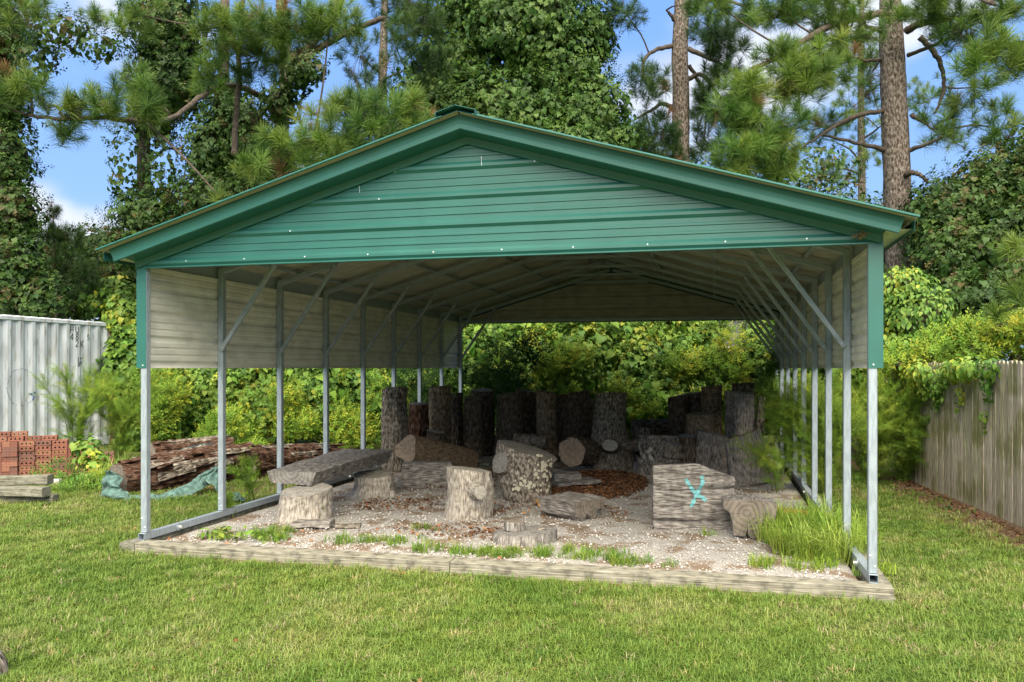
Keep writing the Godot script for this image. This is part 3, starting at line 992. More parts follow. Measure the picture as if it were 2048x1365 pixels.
# a sawn block: outline (x, z) pushed along y
func prism(outline: Array, ln: float, sd: int, amp := 0.012, shrink := 0.0) -> Array:
	fn.seed = sd
	fn.frequency = 1.0
	var v := PackedVector3Array()
	var idx := PackedInt32Array()
	var pts := PackedVector2Array()
	var mid := Vector2.ZERO
	for i in outline.size():
		var a: Vector2 = outline[i]
		var b: Vector2 = outline[(i + 1) % outline.size()]
		var k := maxi(1, int(a.distance_to(b) / 0.05))
		for j in k: pts.append(a.lerp(b, float(j) / k))
		mid += a / outline.size()
	var n := pts.size()
	var st := maxi(3, int(ln / 0.07))
	for j in st + 1:
		var y := ln * j / st
		for i in n:
			var p := mid + (pts[i] - mid) * (1.0 - shrink * j / st)
			var nn := Vector3(p.x * 9.0, y * 2.5, p.y * 9.0)
			p += Vector2(fn.get_noise_3dv(nn), fn.get_noise_3dv(nn + Vector3(9, 9, 9))) * amp * 2.0
			v.append(Vector3(p.x, y, p.y))
	for j in st:
		for i in n:
			var a := j * n + i
			var b := j * n + (i + 1) % n
			idx.append_array([a, b, a + n, b, b + n, a + n])
	var caps := []
	for top in [0, st]:
		var poly := PackedVector2Array()
		var cv := PackedVector3Array()
		var uv := PackedVector2Array()
		for i in n:
			var q := v[top * n + i]
			poly.append(Vector2(q.x, q.z))
			cv.append(q)
			uv.append(Vector2(q.x - mid.x, q.z - mid.y) * 1.2 + Vector2(0.5, 0.42))
		caps.append(arr_mesh(cv, Geometry2D.triangulate_polygon(poly), true, uv))
	return [arr_mesh(v, idx, false), caps[0], caps[1]]

func block(called: String, label: String, cat: String, at: Vector3, basis: Basis, outline: Array, ln: float, side: Material, face: Material, sd: int, amp := 0.012, shrink := 0.0, group := "sawn logs and stumps under the carport") -> Node3D:
	var t := thing(called, label, cat, at, basis, group)
	var m := prism(outline, ln, sd, amp, shrink)
	part("side", m[0], side, t)
	part("cut_face", m[1], face, t)
	part("cut_face", m[2], face, t)
	return t

func axes(y: Vector3, z: Vector3) -> Basis:
	y = y.normalized()
	var x := y.cross(z).normalized()
	return Basis(x, y, x.cross(y))

func x_surface(u: float, v: float) -> float:  # how far the face of the marked block stands forward, u and v in metres
	var k := 0.035 * fn.get_noise_2d(u * 1.2, v * 9.0) + 0.014 * fn.get_noise_2d(u * 4.0, v * 30.0)
	k -= 0.035 * exp(-pow((v - 0.375 - 0.03 * u) / 0.012, 2.0))
	k -= 0.05 * exp(-pow((v - 0.085) / 0.014, 2.0))
	if v < 0.085: k += 0.03
	if v > 0.12 and v < 0.22: k += 0.02
	if u > 0.55: k -= (u - 0.55) * (0.35 if v > 0.36 else 0.15)
	return k

func x_block(at: Vector3) -> void:
	var t := thing("marked_log", "big grey log section sprayed with a turquoise X", "log", at, Basis(Vector3.UP, 0.2), "sawn logs and stumps under the carport")
	fn.seed = 900
	fn.frequency = 1.0
	var nu := 46
	var nv := 60
	var wd := 0.80
	var v := PackedVector3Array()
	var idx := PackedInt32Array()
	for j in nv + 1:
		for i in nu + 1:
			var u := wd * i / nu
			var top: float = 0.625 + 0.05 * u
			if u > 0.42: top -= (u - 0.42) * 0.42
			var y := top * j / nv
			var e := 0.0
			if i == 0 or i == nu: e = -0.012
			if j == nv: e = -0.018
			v.append(Vector3(u - wd * 0.5 - 0.01 * fn.get_noise_1d(y * 12.0), y, 0.2 + x_surface(u, y) + e))
	for j in nv:
		for i in nu:
			var a := j * (nu + 1) + i
			idx.append_array([a, a + nu + 1, a + 1, a + 1, a + nu + 1, a + nu + 2])
	# top, ends and back
	var rim := []
	for j in range(0, nv + 1, 3): rim.append(v[j * (nu + 1)])
	for i in range(2, nu + 1, 2): rim.append(v[nv * (nu + 1) + i])
	for j in range(nv - 3, -1, -3): rim.append(v[j * (nu + 1) + nu])
	var sv := PackedVector3Array()
	var si := PackedInt32Array()
	for p in rim:
		sv.append(p)
		sv.append(Vector3(p.x * 0.96, p.y * 0.97, 0.0 + 0.02 * fn.get_noise_1d(p.y * 9.0)))
		sv.append(Vector3(p.x * 0.9, p.y * 0.8, -0.2))
	for i in rim.size() - 1:
		for k in 2:
			var a := i * 3 + k
			si.append_array([a, a + 3, a + 1, a + 1, a + 3, a + 4])
	var o := sv.size()
	sv.append(Vector3(0, 0.25, -0.22))
	for i in rim.size() - 1: si.append_array([i * 3 + 2, i * 3 + 5, o])
	var turn := Basis(Vector3.BACK, PI / 2)  # grain across: lay the shape on its side in its own axes
	for i in v.size(): v[i] = turn.inverse() * v[i]
	for i in sv.size(): sv[i] = turn.inverse() * sv[i]
	part("split_face", arr_mesh(v, idx), M.grey_wood, t, Vector3.ZERO, turn)
	part("back", arr_mesh(sv, si, false), M.grey_wood, t, Vector3.ZERO, turn)
	# the two sprayed strokes follow the grooves of the face
	rng.seed = 12
	for s in [[Vector2(0.31, 0.50), Vector2(0.35, 0.43), Vector2(0.40, 0.365), Vector2(0.46, 0.325), Vector2(0.51, 0.29)], [Vector2(0.465, 0.53), Vector2(0.475, 0.48), Vector2(0.45, 0.41), Vector2(0.405, 0.33), Vector2(0.36, 0.225)]]:
		var pv := PackedVector3Array()
		var pi := PackedInt32Array()
		var pts := []
		for i in s.size() - 1:
			for k in 9: pts.append(s[i].lerp(s[i + 1], k / 9.0))
		pts.append(s[-1])
		for i in pts.size():
			var d: Vector2 = (pts[mini(i + 1, pts.size() - 1)] - pts[maxi(i - 1, 0)]).normalized().orthogonal()
			var hw := 0.017 + 0.006 * sin(i * 1.9) + rng.randf_range(-0.004, 0.004)
			if i == 0 or i == pts.size() - 1: hw *= 0.55
			for k in 5:
				var q: Vector2 = pts[i] + d * hw * (k * 0.5 - 1.0)
				pv.append(Vector3(q.x - wd * 0.5, q.y, 0.2035 + x_surface(q.x, q.y)))
		fn.seed = 900
		for i in pts.size() - 1:
			for k in 4:
				var a := i * 5 + k
				pi.append_array([a, a + 5, a + 1, a + 1, a + 5, a + 6])
		part("paint_stroke", arr_mesh(pv, pi), M.paint, t)

func wood() -> void:
	var row := [
		["log_section", "tall dark barked log standing nearest the left wall posts", Vector3(-2.793, 0.055, -5.318), 0.197, 1.261, "bark_grey", "ring_dark", {rough = 0.05}],
		["log_section", "short reddish dark log between the two tallest logs on the left", Vector3(-2.713, 0.055, -6.162), 0.169, 0.992, "bark_red", "ring_dark", {}],
		["log_section", "tall log with peeling orange brown bark near its top", Vector3(-2.572, 0.055, -6.712), 0.192, 1.254, "bark_tan", "ring_dark", {lob = 0.16}],
		["log_section", "narrow dark log pressed against the peeling orange barked log", Vector3(-2.520, 0.055, -7.446), 0.141, 1.115, "bark_brown", "ring_dark", {}],
		["log_section", "brown log standing in front of a taller one with a pale top", Vector3(-2.025, 0.055, -6.950), 0.160, 1.066, "bark_brown", "ring_dark", {}],
		["log_section", "dark log with a pale sawn top behind the shorter brown one", Vector3(-2.142, 0.055, -7.848), 0.206, 1.168, "bark_brown", "ring_grey", {}],
		["log_section", "wide brown log with a rubbed grey shoulder in the back row", Vector3(-1.534, 0.055, -7.381), 0.232, 1.133, "bark_brown", "ring_dark", {lob = 0.14}],
		["log_section", "very dark log half hidden in the middle of the back row", Vector3(-1.368, 0.055, -8.246), 0.218, 1.145, "bark_brown", "ring_dark", {}],
		["log_section", "log with a split tan face turned to the front in the back row", Vector3(-0.820, 0.055, -7.145), 0.167, 1.162, "bark_tan", "ring_dark", {rough = 0.06}],
		["log_section", "broad almost black log beside the flared stump", Vector3(-0.516, 0.055, -7.838), 0.279, 1.127, "bark_brown", "ring_dark", {taper = -0.05}],
		["log_section", "slim dark log squeezed behind the flared stump", Vector3(-0.207, 0.055, -8.121), 0.159, 0.997, "bark_grey", "ring_dark", {tilt = Vector2(-0.15, 0)}],
		["log_section", "short stump with a flat top among bushes of the back row", Vector3(0.795, 0.055, -7.133), 0.178, 0.598, "bark_grey", "ring_grey", {}],
		["log_section", "dark log standing left of the orange topped pair in the far corner", Vector3(1.317, 0.055, -7.571), 0.166, 1.099, "bark_brown", "ring_dark", {}],
		["log_section", "dark bark log behind the stacked stump in the far corner", Vector3(1.551, 0.055, -7.938), 0.195, 1.139, "bark_brown", "ring_dark", {}],
		["log_section", "tallest brown log of the far corner with a slanted top", Vector3(1.865, 0.055, -7.604), 0.173, 1.267, "bark_tan", "ring_dark", {tilt = Vector2(0.1, 0.1), rough = 0.05}],
		["log_section", "ridged bark stump with a bare orange patch near its rim", Vector3(1.690, 0.055, -6.582), 0.222, 0.867, "bark_tan", "ring_dark", {}],
		["log_section", "low stump with a bright sawn top beside the leaning grey stump", Vector3(1.515, 0.055, -5.972), 0.124, 0.575, "bark_brown", "ring_grey", {}],
		["log_section", "tall grey log with long vertical splits near the fence side posts", Vector3(2.283, 0.055, -6.677), 0.206, 1.197, "grey_wood", "ring_grey", {lobes = 5, rough = 0.07}],
		["log_section", "dark log rising behind the split grey log near the fence side", Vector3(2.354, 0.055, -7.519), 0.187, 1.320, "bark_brown", "ring_dark", {}],
		["log_section", "low dark stump carrying a thin grey slice", Vector3(-2.333, 0.055, -5.947), 0.165, 0.517, "bark_brown", "ring_dark", {}],
	]
	for s in row: stump(s[0], s[1], "log", s[2], s[3], s[4], M[s[5]], M[s[6]], s[7])
	stump("wood_slice", "thin grey wood slice lying on a low dark stump", "wood slice", Vector3(-2.335, 0.591, -5.905), 0.155, 0.035, M.bark_brown, M.ring_pale, {flare = 0.0})
	# the flared stump with two sawn limbs
	var t := stump("flared_stump", "large flared tree stump with two sawn pale limbs", "stump", Vector3(0.340, 0.055, -6.608), 0.260, 1.162, M.bark_grey, M.ring_dark, {flare = 0.55, lob = 0.2, tilt = Vector2(0, 0.12), turn = 0.3})
	limb(t, 0.12, Vector3(0.347, 0.419, -6.301), Vector3(0.124, 0.200, 1.000), 0.24, M.bark_grey, M.ring_pale, 41, 0.75)
	limb(t, 0.13, Vector3(0.564, 0.385, -6.561), Vector3(0.994, 0.100, 0.269), 0.26, M.bark_grey, M.ring_pale, 42, 0.7)
	# mid ground
	t = stump("lichen_stump", "squat stump with white lichen and a slanting sawn shoulder", "stump", Vector3(1.104, 0.055, -6.076), 0.312, 0.559, M.bark_lichen, M.ring_grey, {lob = 0.25, tilt = Vector2(0.0, 0.1), turn = 0.0})
	patches(t, 0.31, 0.5, 22, 5, 0.03, 2.3, 0.7)
	limb(t, 0.16, Vector3(1.260, 0.406, -5.888), Vector3(0.327, 1.000, 0.280), 0.16, M.bark_grey, M.ring_grey, 43)
	stump("leaning_stump", "leaning grey stump with deep vertical furrows and a slanted top", "stump", Vector3(1.840, 0.055, -6.361), 0.270, 0.581, M.grey_wood, M.ring_grey, {lobes = 4, rough = 0.06, tilt = Vector2(-0.18, 0), turn = 0.0}, Basis(Vector3.BACK, -0.1))
	t = stump("leaning_stump", "furrowed brown stump leaning towards the feathery green weeds", "stump", Vector3(2.324, 0.055, -5.348), 0.246, 0.641, M.grey_wood, M.ring_tan, {lobes = 3, rough = 0.06, flare = 0.2, turn = 0.5}, Basis(Vector3.BACK, 0.16))
	block("bark_slab", "upright strip of bark leaning on the split grey log", "bark", Vector3(2.525, 0.055, -6.531), Basis(Vector3.BACK, -0.05), [Vector2(-0.05, -0.02), Vector2(0.05, -0.02), Vector2(0.06, 0.03), Vector2(-0.04, 0.03)], 1.15, M.bark_grey, M.ring_grey, 61)
	# the stump with a limb facing left, streaked with lichen
	t = stump("lichen_stump", "tilted broad stump splashed with white lichen, round limb cut facing left", "stump", Vector3(-0.263, 0.055, -3.214), 0.315, 0.595, M.bark_lichen, M.ring_grey, {lob = 0.1, tilt = Vector2(-0.24, 0.0), flare = -0.12, taper = -0.1, turn = 0.0}, Basis(Vector3.BACK, -0.05))
	patches(t, 0.325, 0.6, 110, 6, 0.02, 1.15, 0.75)
	limb(t, 0.125, Vector3(-0.445, 0.487, -3.035), Vector3(-0.569, 0.250, 0.821), 0.13, M.bark_lichen, M.ring_grey, 44)
	# the pale stump with a knot
	t = stump("knot_stump", "pale barkless stump with a sawn limb knob on its front", "stump", Vector3(-0.613, 0.055, -1.943), 0.236, 0.510, M.pale_wood, M.ring_pale, {lob = 0.16, tilt = Vector2(-0.12, 0.05), rough = 0.045, flare = 0.03, turn = 0.2})
	limb(t, 0.068, Vector3(-0.448, 0.370, -1.736), Vector3(0.551, 0.050, 0.894), 0.16, M.pale_wood, M.ring_pale, 45)
	# bench
	stump("bench_stump", "short pale stump carrying the near end of the slab bench", "stump", Vector3(-2.180, 0.055, -1.400), 0.273, 0.307, M.pale_wood, M.ring_pale, {lob = 0.08, rough = 0.03, flare = 0.02})
	stump("bench_stump", "short pale stump carrying the far end of the slab bench", "stump", Vector3(-2.189, 0.055, -3.098), 0.253, 0.264, M.pale_wood, M.ring_pale, {lob = 0.12, rough = 0.04, flare = 0.12, tilt = Vector2(0, -0.1)})
	block("slab_bench", "thick weathered plank laid on two stumps as a bench", "bench", Vector3(-2.37, 0.415, -1.5), axes(Vector3(-0.02, 0.012, -1), Vector3.UP), [Vector2(-0.27, 0.0), Vector2(0.19, -0.02), Vector2(0.25, 0.12), Vector2(-0.31, 0.12)], 2.05, M.grey_wood, M.ring_grey, 63, 0.007, -0.22, "")
	block("bark_board", "thin dark board scrap lying in front of the near bench stump", "board", Vector3(-2.072, 0.080, -0.977), axes(Vector3(1, 0.02, -0.1), Vector3.UP), [Vector2(-0.08, 0), Vector2(0.09, 0), Vector2(0.07, 0.055), Vector2(-0.08, 0.055)], 0.38, M.grey_wood, M.grey_wood, 64)
	block("bark_board", "flat dark sliver of bark on the gravel right of the bench", "board", Vector3(-1.672, 0.075, -1.050), axes(Vector3(1, 0, -0.25), Vector3.UP), [Vector2(-0.05, 0), Vector2(0.05, 0), Vector2(0.03, 0.03), Vector2(-0.05, 0.025)], 0.24, M.bark_grey, M.grey_wood, 65)
	block("stone", "small pale stone beside the far bench stump", "stone", Vector3(-1.918, 0.060, -3.046), Basis.IDENTITY, [Vector2(-0.07, -0.03), Vector2(0.0, -0.06), Vector2(0.075, -0.02), Vector2(0.05, 0.05), Vector2(-0.05, 0.05)], 0.07, M.gravel, M.gravel, 66, 0.012, 0.35, "")
	# blocks and lying logs
	block("sawn_block", "flat faced grey board block in front of the forked log", "block", Vector3(-2.151, 0.062, -4.036), axes(Vector3(0.966, 0.000, -0.260), Vector3.UP), [Vector2(-0.16, 0.0), Vector2(0.16, 0.0), Vector2(0.14, 0.30), Vector2(-0.10, 0.30)], 0.66, M.grey_wood, M.grey_wood, 67)
	stump("forked_log", "fallen brown log with a clover shaped sawn end", "log", Vector3(-2.240, 0.518, -4.373), 0.185, 1.45, M.brown_wood, M.ring_tan, {lobes = 3, lob = 0.05, taper = 0.1, flare = 0.0, turn = 0.9}, along(Vector3(-1.713, 0.177, -5.688) - Vector3(-2.240, 0.518, -4.373)) * Basis(Vector3.RIGHT, 0.0))
	stump("round_log", "short log lying with its round cracked end to the front", "log", Vector3(-0.157, 0.364, -5.661), 0.22, 0.62, M.bark_brown, M.ring_tan, {flare = 0.0, rough = 0.05}, along(Vector3(0.110, 0.299, -6.448) - Vector3(-0.157, 0.364, -5.661)))
	stump("small_log", "small barked log lying crosswise behind the lichen splashed stump", "log", Vector3(-1.205, 0.444, -6.432), 0.125, 0.5, M.bark_grey, M.ring_tan, {flare = 0.0}, along(Vector3(0.947, 0.000, -0.337)))
	stump("log_section", "low stump hidden under the small crosswise log", "log", Vector3(-0.983, 0.055, -6.538), 0.200, 0.256, M.bark_brown, M.ring_dark, {})
	stump("dark_log", "dark rotten log lying under the vines at the back", "log", Vector3(0.513, 0.451, -8.402), 0.24, 0.75, M.bark_brown, M.ring_dark, {flare = 0.0, lob = 0.2}, along(Vector3(0.947, 0.050, -0.337)))
	t = stump("wood_disc", "wide grey wood disc lying in the gravel at the front", "wood slice", Vector3(0.243, 0.055, -0.939), 0.294, 0.094, M.grey_wood, M.ring_grey, {flare = 0.0, lob = 0.12, rough = 0.03})
	stump("wood_disc", "small round slice lying on the wide grey wood disc", "wood slice", Vector3(0.151, 0.155, -0.937), 0.095, 0.075, M.grey_wood, M.ring_dark, {flare = 0.0})
	block("bark_crumb", "crumb of bark on the wide grey wood disc", "bark", Vector3(0.362, 0.166, -0.948) * Vector3(1, 0, 1) + Vector3(0, 0.155, 0), axes(Vector3(0.947, 0.000, -0.337), Vector3.UP), [Vector2(-0.03, 0), Vector2(0.03, 0), Vector2(0.02, 0.03), Vector2(-0.02, 0.03)], 0.07, M.bark_grey, M.grey_wood, 68)
	var lobed := [Vector2(-0.27, 0.21), Vector2(-0.22, 0.06), Vector2(-0.12, -0.01), Vector2(-0.05, 0.07), Vector2(0.03, 0.0), Vector2(0.10, 0.01), Vector2(0.13, 0.09), Vector2(0.22, 0.10), Vector2(0.26, 0.2)]
	block("bark_slab", "grey half log slab with a scalloped sawn end", "log slab", Vector3(0.668, 0.065, -2.065), axes(Vector3(-0.867, 0.020, -0.507), Vector3.UP), lobed, 0.48, M.grey_wood, M.ring_dark, 69)
	block("flat_board", "thin orange brown board lying flat on the gravel", "board", Vector3(-0.069, 0.085, -2.851), axes(Vector3(0.947, 0.000, -0.337), Vector3.UP), [Vector2(-0.26, 0), Vector2(0.22, 0), Vector2(0.2, 0.018), Vector2(-0.25, 0.018)], 0.58, M.orange_wood, M.orange_wood, 70, 0.01)
	block("flat_slab", "grey slab lying on top of another among the brown leaves", "board", Vector3(-0.178, 0.123, -4.420), axes(Vector3(0.947, 0.000, -0.337), Vector3.UP), [Vector2(-0.14, 0), Vector2(0.14, 0), Vector2(0.12, 0.10), Vector2(-0.12, 0.10)], 0.36, M.grey_wood, M.grey_wood, 71)
	block("flat_slab", "thin grey slab sticking out under the other into the leaves", "board", Vector3(-0.152, 0.098, -4.220), axes(Vector3(0.887, 0.040, -0.580), Vector3.UP), [Vector2(-0.2, 0), Vector2(0.2, 0), Vector2(0.2, 0.035), Vector2(-0.2, 0.035)], 0.62, M.grey_wood, M.grey_wood, 72)
	for i in 4:
		block("floor_board", ["dark board lying before the back row, nearest the forked log", "dark board second from the forked log before the back row", "dark board lying askew before the back row of logs", "short dark board end near the lichen splashed stump"][i], "board", [Vector3(-1.906, 0.197, -5.743), Vector3(-1.994, 0.201, -6.340), Vector3(-1.568, 0.216, -5.518), Vector3(-1.588, 0.213, -6.028)][i] * Vector3(1, 0, 1) + Vector3(0, 0.07 + 0.035 * (i % 2), 0), axes(Vector3(0.911, 0.000, -0.483).rotated(Vector3.UP, i * 0.35), Vector3.UP), [Vector2(-0.08, 0), Vector2(0.08, 0), Vector2(0.08, 0.03), Vector2(-0.08, 0.03)], 0.7, M.timber_old, M.timber_old, 73 + i)
	for i in 3:
		block("grey_stone", ["flat grey stone at the foot of the flared stump", "wedge shaped grey stone beside the flared stump", "grey stone block by the squat lichen stump"][i], "stone", [Vector3(0.521, 0.060, -6.524), Vector3(0.639, 0.060, -6.753), Vector3(0.743, 0.060, -6.385)][i], Basis(Vector3.UP, i * 0.8), [Vector2(-0.1, -0.05), Vector2(0.1, -0.06), Vector2(0.12, 0.05), Vector2(-0.09, 0.06)], [0.11, 0.2, 0.12][i], M.house, M.house, 80 + i, 0.01, 0.3, "")
	x_block(Vector3(1.687, 0.055, -1.988))
	var tooth := [Vector2(-0.21, 0.31), Vector2(-0.215, 0.25), Vector2(-0.15, 0.2), Vector2(-0.13, 0.12), Vector2(-0.11, 0.0), Vector2(-0.02, -0.01), Vector2(-0.005, 0.07), Vector2(0.03, -0.03), Vector2(0.11, -0.035), Vector2(0.11, 0.06), Vector2(0.25, 0.09), Vector2(0.26, 0.3), Vector2(0.05, 0.33)]
	block("forked_block", "forked grey wood chunk leaning at the foot of the marked log", "log slab", Vector3(2.195, 0.097, -1.453) * Vector3(1, 0, 1) + Vector3(0, 0.1, 0), axes(Vector3(-0.039, 0.020, -0.990), Vector3.UP), tooth, 0.3, M.grey_wood, M.ring_dark, 84)
	block("lumber", "short yellow lumber offcut behind the marked log", "lumber", Vector3(2.071, 0.239, -2.349) * Vector3(1, 0, 1) + Vector3(0, 0.1, 0), axes(Vector3(1.103, -0.020, 0.294), Vector3.UP), [Vector2(-0.045, 0), Vector2(0.045, 0), Vector2(0.045, 0.14), Vector2(-0.045, 0.14)], 0.75, M.yellow_wood, M.yellow_wood, 85, 0.002)

# ------------------------------------------------------------------ things along the left
func ribbon(rows: Array, sd: int, amp: float) -> ArrayMesh:  # cloth through rows of points, with folds
	fn.seed = sd
	fn.frequency = 1.0
	var v := PackedVector3Array()
	var idx := PackedInt32Array()
	var lines := []
	for r in rows: lines.append(path(r, 8))
	var n: int = lines[0].size()
	var m := 6
	for i in n:
		var col := []
		for l in lines: col.append(l[i])
		var p := path(col, m)
		for q in p: v.append(q + Vector3(fn.get_noise_3dv(q * 5.0), fn.get_noise_3dv(q * 5.0 + Vector3(7, 7, 7)), fn.get_noise_3dv(q * 5.0 + Vector3(3, 9, 1))) * amp + Vector3(0.25, 0, 1.0) * amp * 0.9 * sin(i * 1.05 + 1.5 * sin(q.y * 4.0)))
	var w := v.size() / n
	for i in n - 1:
		for k in w - 1:
			var a := i * w + k
			idx.append_array([a, a + w, a + 1, a + 1, a + w, a + w + 1])
	return arr_mesh(v, idx)

func wave(z: float) -> float:  # container side corrugation
	var t := fposmod(z, 0.278)
	if t < 0.07: return 0.0
	if t < 0.139: return -0.036 * (t - 0.07) / 0.069
	if t < 0.209: return -0.036
	return -0.036 * (1.0 - (t - 0.209) / 0.069)

func container() -> void:
	var x0 := -10.52
	var zf := -8.66
	var ln := 6.06
	var c := thing("shipping_container", "pale blue grey corrugated shipping container with worn black lettering", "container", Vector3.ZERO)
	var prof := []
	var k := 0.0
	for i in 21:
		for q in [[0.0, 0.0], [0.07, 0.0], [0.139, -0.036], [0.209, -0.036]]:
			if k + q[0] < ln - 0.3: prof.append(Vector2(k + q[0], q[1]))
		k += 0.278
	part("side_wall", sheet(prof, Vector3(x0 - 0.012, 0, zf + 0.15), Vector3.BACK, Vector3.UP, Vector3.RIGHT, func(_q): return Vector2(0.16, 2.5), M.steel, M.steel), null, c)
	part("end_wall", cbox(Vector3(2.3, 2.45, 0.03), 0.004), M.steel, c, Vector3(x0 - 1.22, 1.3, zf + 0.05))
	part("far_side_wall", cbox(Vector3(0.03, 2.4, ln - 0.1), 0.004), M.steel, c, Vector3(x0 - 2.41, 1.3, zf + ln * 0.5))
	part("near_end_wall", cbox(Vector3(2.3, 2.45, 0.03), 0.004), M.steel, c, Vector3(x0 - 1.22, 1.3, zf + ln - 0.05))
	part("top_rail", cbox(Vector3(0.06, 0.075, ln - 0.3), 0.008), M.steel, c, Vector3(x0 - 0.03, 2.535, zf + ln * 0.5))
	part("bottom_rail", cbox(Vector3(0.06, 0.15, ln - 0.3), 0.008), M.steel, c, Vector3(x0 - 0.03, 0.09, zf + ln * 0.5))
	part("corner_post", cbox(Vector3(0.16, 2.3, 0.15), 0.012), M.rust, c, Vector3(x0 - 0.08, 1.3, zf + 0.075))
	part("corner_post", cbox(Vector3(0.16, 2.3, 0.15), 0.012), M.steel, c, Vector3(x0 - 0.08, 1.3, zf + ln - 0.075))
	for z in [zf + 0.085, zf + ln - 0.085]:
		for y in [0.075, 2.52]: part("corner_casting", cbox(Vector3(0.165, 0.118, 0.175), 0.012), M.rust if z < zf + 1 else M.steel, c, Vector3(x0 - 0.078, y, z))
	part("casting_hole", cbox(Vector3(0.01, 0.05, 0.075), 0.002), M.dark, c, Vector3(x0 + 0.002, 2.52, zf + 0.085))
	for i in 19: part("roof_corrugation", cbox(Vector3(2.36, 0.03, 0.17), 0.01), M.steel, c, Vector3(x0 - 1.21, 2.575, zf + 0.35 + 0.29 * i))
	part("roof", cbox(Vector3(2.36, 0.03, ln - 0.2), 0.01), M.steel, c, Vector3(x0 - 1.21, 2.55, zf + ln * 0.5))
	# stencilled marks, worn
	var font := SystemFont.new()
	font.font_names = PackedStringArray(["Droid Sans"])
	for q in [["H", Vector3(-10.520, 2.387, -7.508), 0.13], ["U", Vector3(-10.520, 2.391, -7.605), 0.13], ["4", Vector3(-10.520, 2.247, -7.508), 0.13], ["8", Vector3(-10.520, 2.250, -7.603), 0.13], ["5", Vector3(-10.520, 2.246, -7.906), 0.11], ["2", Vector3(-10.520, 2.112, -7.603), 0.13], ["3", Vector3(-10.520, 2.114, -7.698), 0.11], ["0", Vector3(-10.520, 2.112, -7.810), 0.13], ["iC", Vector3(-10.520, 1.774, -7.697), 0.085], ["P", Vector3(-10.520, 1.693, -7.674), 0.085]]:
		var tm := TextMesh.new()
		tm.text = q[0]
		tm.font = font
		tm.font_size = 64
		tm.pixel_size = q[2] / 46.0
		tm.depth = 0.003
		tm.curve_step = 4.0
		var p: Vector3 = q[1]
		p.x = x0 - 0.009 + wave(p.z - zf - 0.15)
		part("stencil_mark", tm, M.ink, c, p, Basis(Vector3.UP, PI / 2))
	for q in [[Vector3(-10.520, 1.743, -7.633), Vector3(0.006, 0.2, 0.012)], [Vector3(-10.520, 1.732, -7.694), Vector3(0.006, 0.012, 0.13)], [Vector3(-10.520, 1.829, -7.694), Vector3(0.006, 0.012, 0.13)]]:
		var p: Vector3 = q[0]
		p.x = x0 - 0.008 + wave(p.z - zf - 0.15)
		part("stencil_mark", cbox(q[1], 0.001), M.ink, c, p)
	rng.seed = 9
	var cc := Vector3(-10.520, 1.266, -6.264)
	for i in 60:
		var a := TAU * i / 60.0
		if rng.randf() < 0.3: continue
		var p := cc + Vector3(0, sin(a) * 0.34, cos(a) * 0.34)
		p.x = x0 - 0.009 + wave(p.z - zf - 0.15)
		part("faded_ring_mark", cbox(Vector3(0.005, 0.034, 0.009), 0.001), M.ink_blue if i % 3 == 0 else M.house, c, p, Basis(Vector3.RIGHT, a * -1.0))
	for i in 9:
		var p := cc + Vector3(0, -0.24 + rng.randf() * 0.13, -0.3 + rng.randf() * 0.12)
		p.x = x0 - 0.009 + wave(p.z - zf - 0.15)
		part("paint_fleck", cbox(Vector3(0.005, 0.03, 0.028), 0.001), M.ink_blue, c, p, Basis(Vector3.RIGHT, rng.randf() * 3.0))

func brick_mesh() -> ArrayMesh:  # cored brick: 0.2 x 0.068 face with three holes through 0.095
	var st := SurfaceTool.new()
	st.begin(Mesh.PRIMITIVE_TRIANGLES)
	st.set_smooth_group(-1)
	var xs := [-0.1, -0.068, -0.042, -0.013, 0.013, 0.042, 0.068, 0.1]
	var ys := [-0.034, -0.012, 0.012, 0.034]
	var d := 0.0475
	var quad := func(a: Vector3, b: Vector3, c: Vector3, e: Vector3):
		for p in [a, b, c, a, c, e]: st.add_vertex(p)
	for i in 7:
		for j in 3:
			if j == 1 and i % 2 == 1:
				for s in [[xs[i], ys[1], xs[i], ys[2]], [xs[i + 1], ys[2], xs[i + 1], ys[1]], [xs[i], ys[2], xs[i + 1], ys[2]], [xs[i + 1], ys[1], xs[i], ys[1]]]:
					quad.call(Vector3(s[0], s[1], d), Vector3(s[0], s[1], -d), Vector3(s[2], s[3], -d), Vector3(s[2], s[3], d))
				continue
			quad.call(Vector3(xs[i], ys[j], d), Vector3(xs[i], ys[j + 1], d), Vector3(xs[i + 1], ys[j + 1], d), Vector3(xs[i + 1], ys[j], d))
			quad.call(Vector3(xs[i + 1], ys[j], -d), Vector3(xs[i + 1], ys[j + 1], -d), Vector3(xs[i], ys[j + 1], -d), Vector3(xs[i], ys[j], -d))
	var x := 0.1
	var y := 0.034
	quad.call(Vector3(-x, y, d), Vector3(-x, y, -d), Vector3(x, y, -d), Vector3(x, y, d))
	quad.call(Vector3(-x, -y, -d), Vector3(-x, -y, d), Vector3(x, -y, d), Vector3(x, -y, -d))
	quad.call(Vector3(x, -y, d), Vector3(x, y, d), Vector3(x, y, -d), Vector3(x, -y, -d))
	quad.call(Vector3(-x, -y, -d), Vector3(-x, y, -d), Vector3(-x, y, d), Vector3(-x, -y, d))
	st.generate_normals()
	return st.commit()

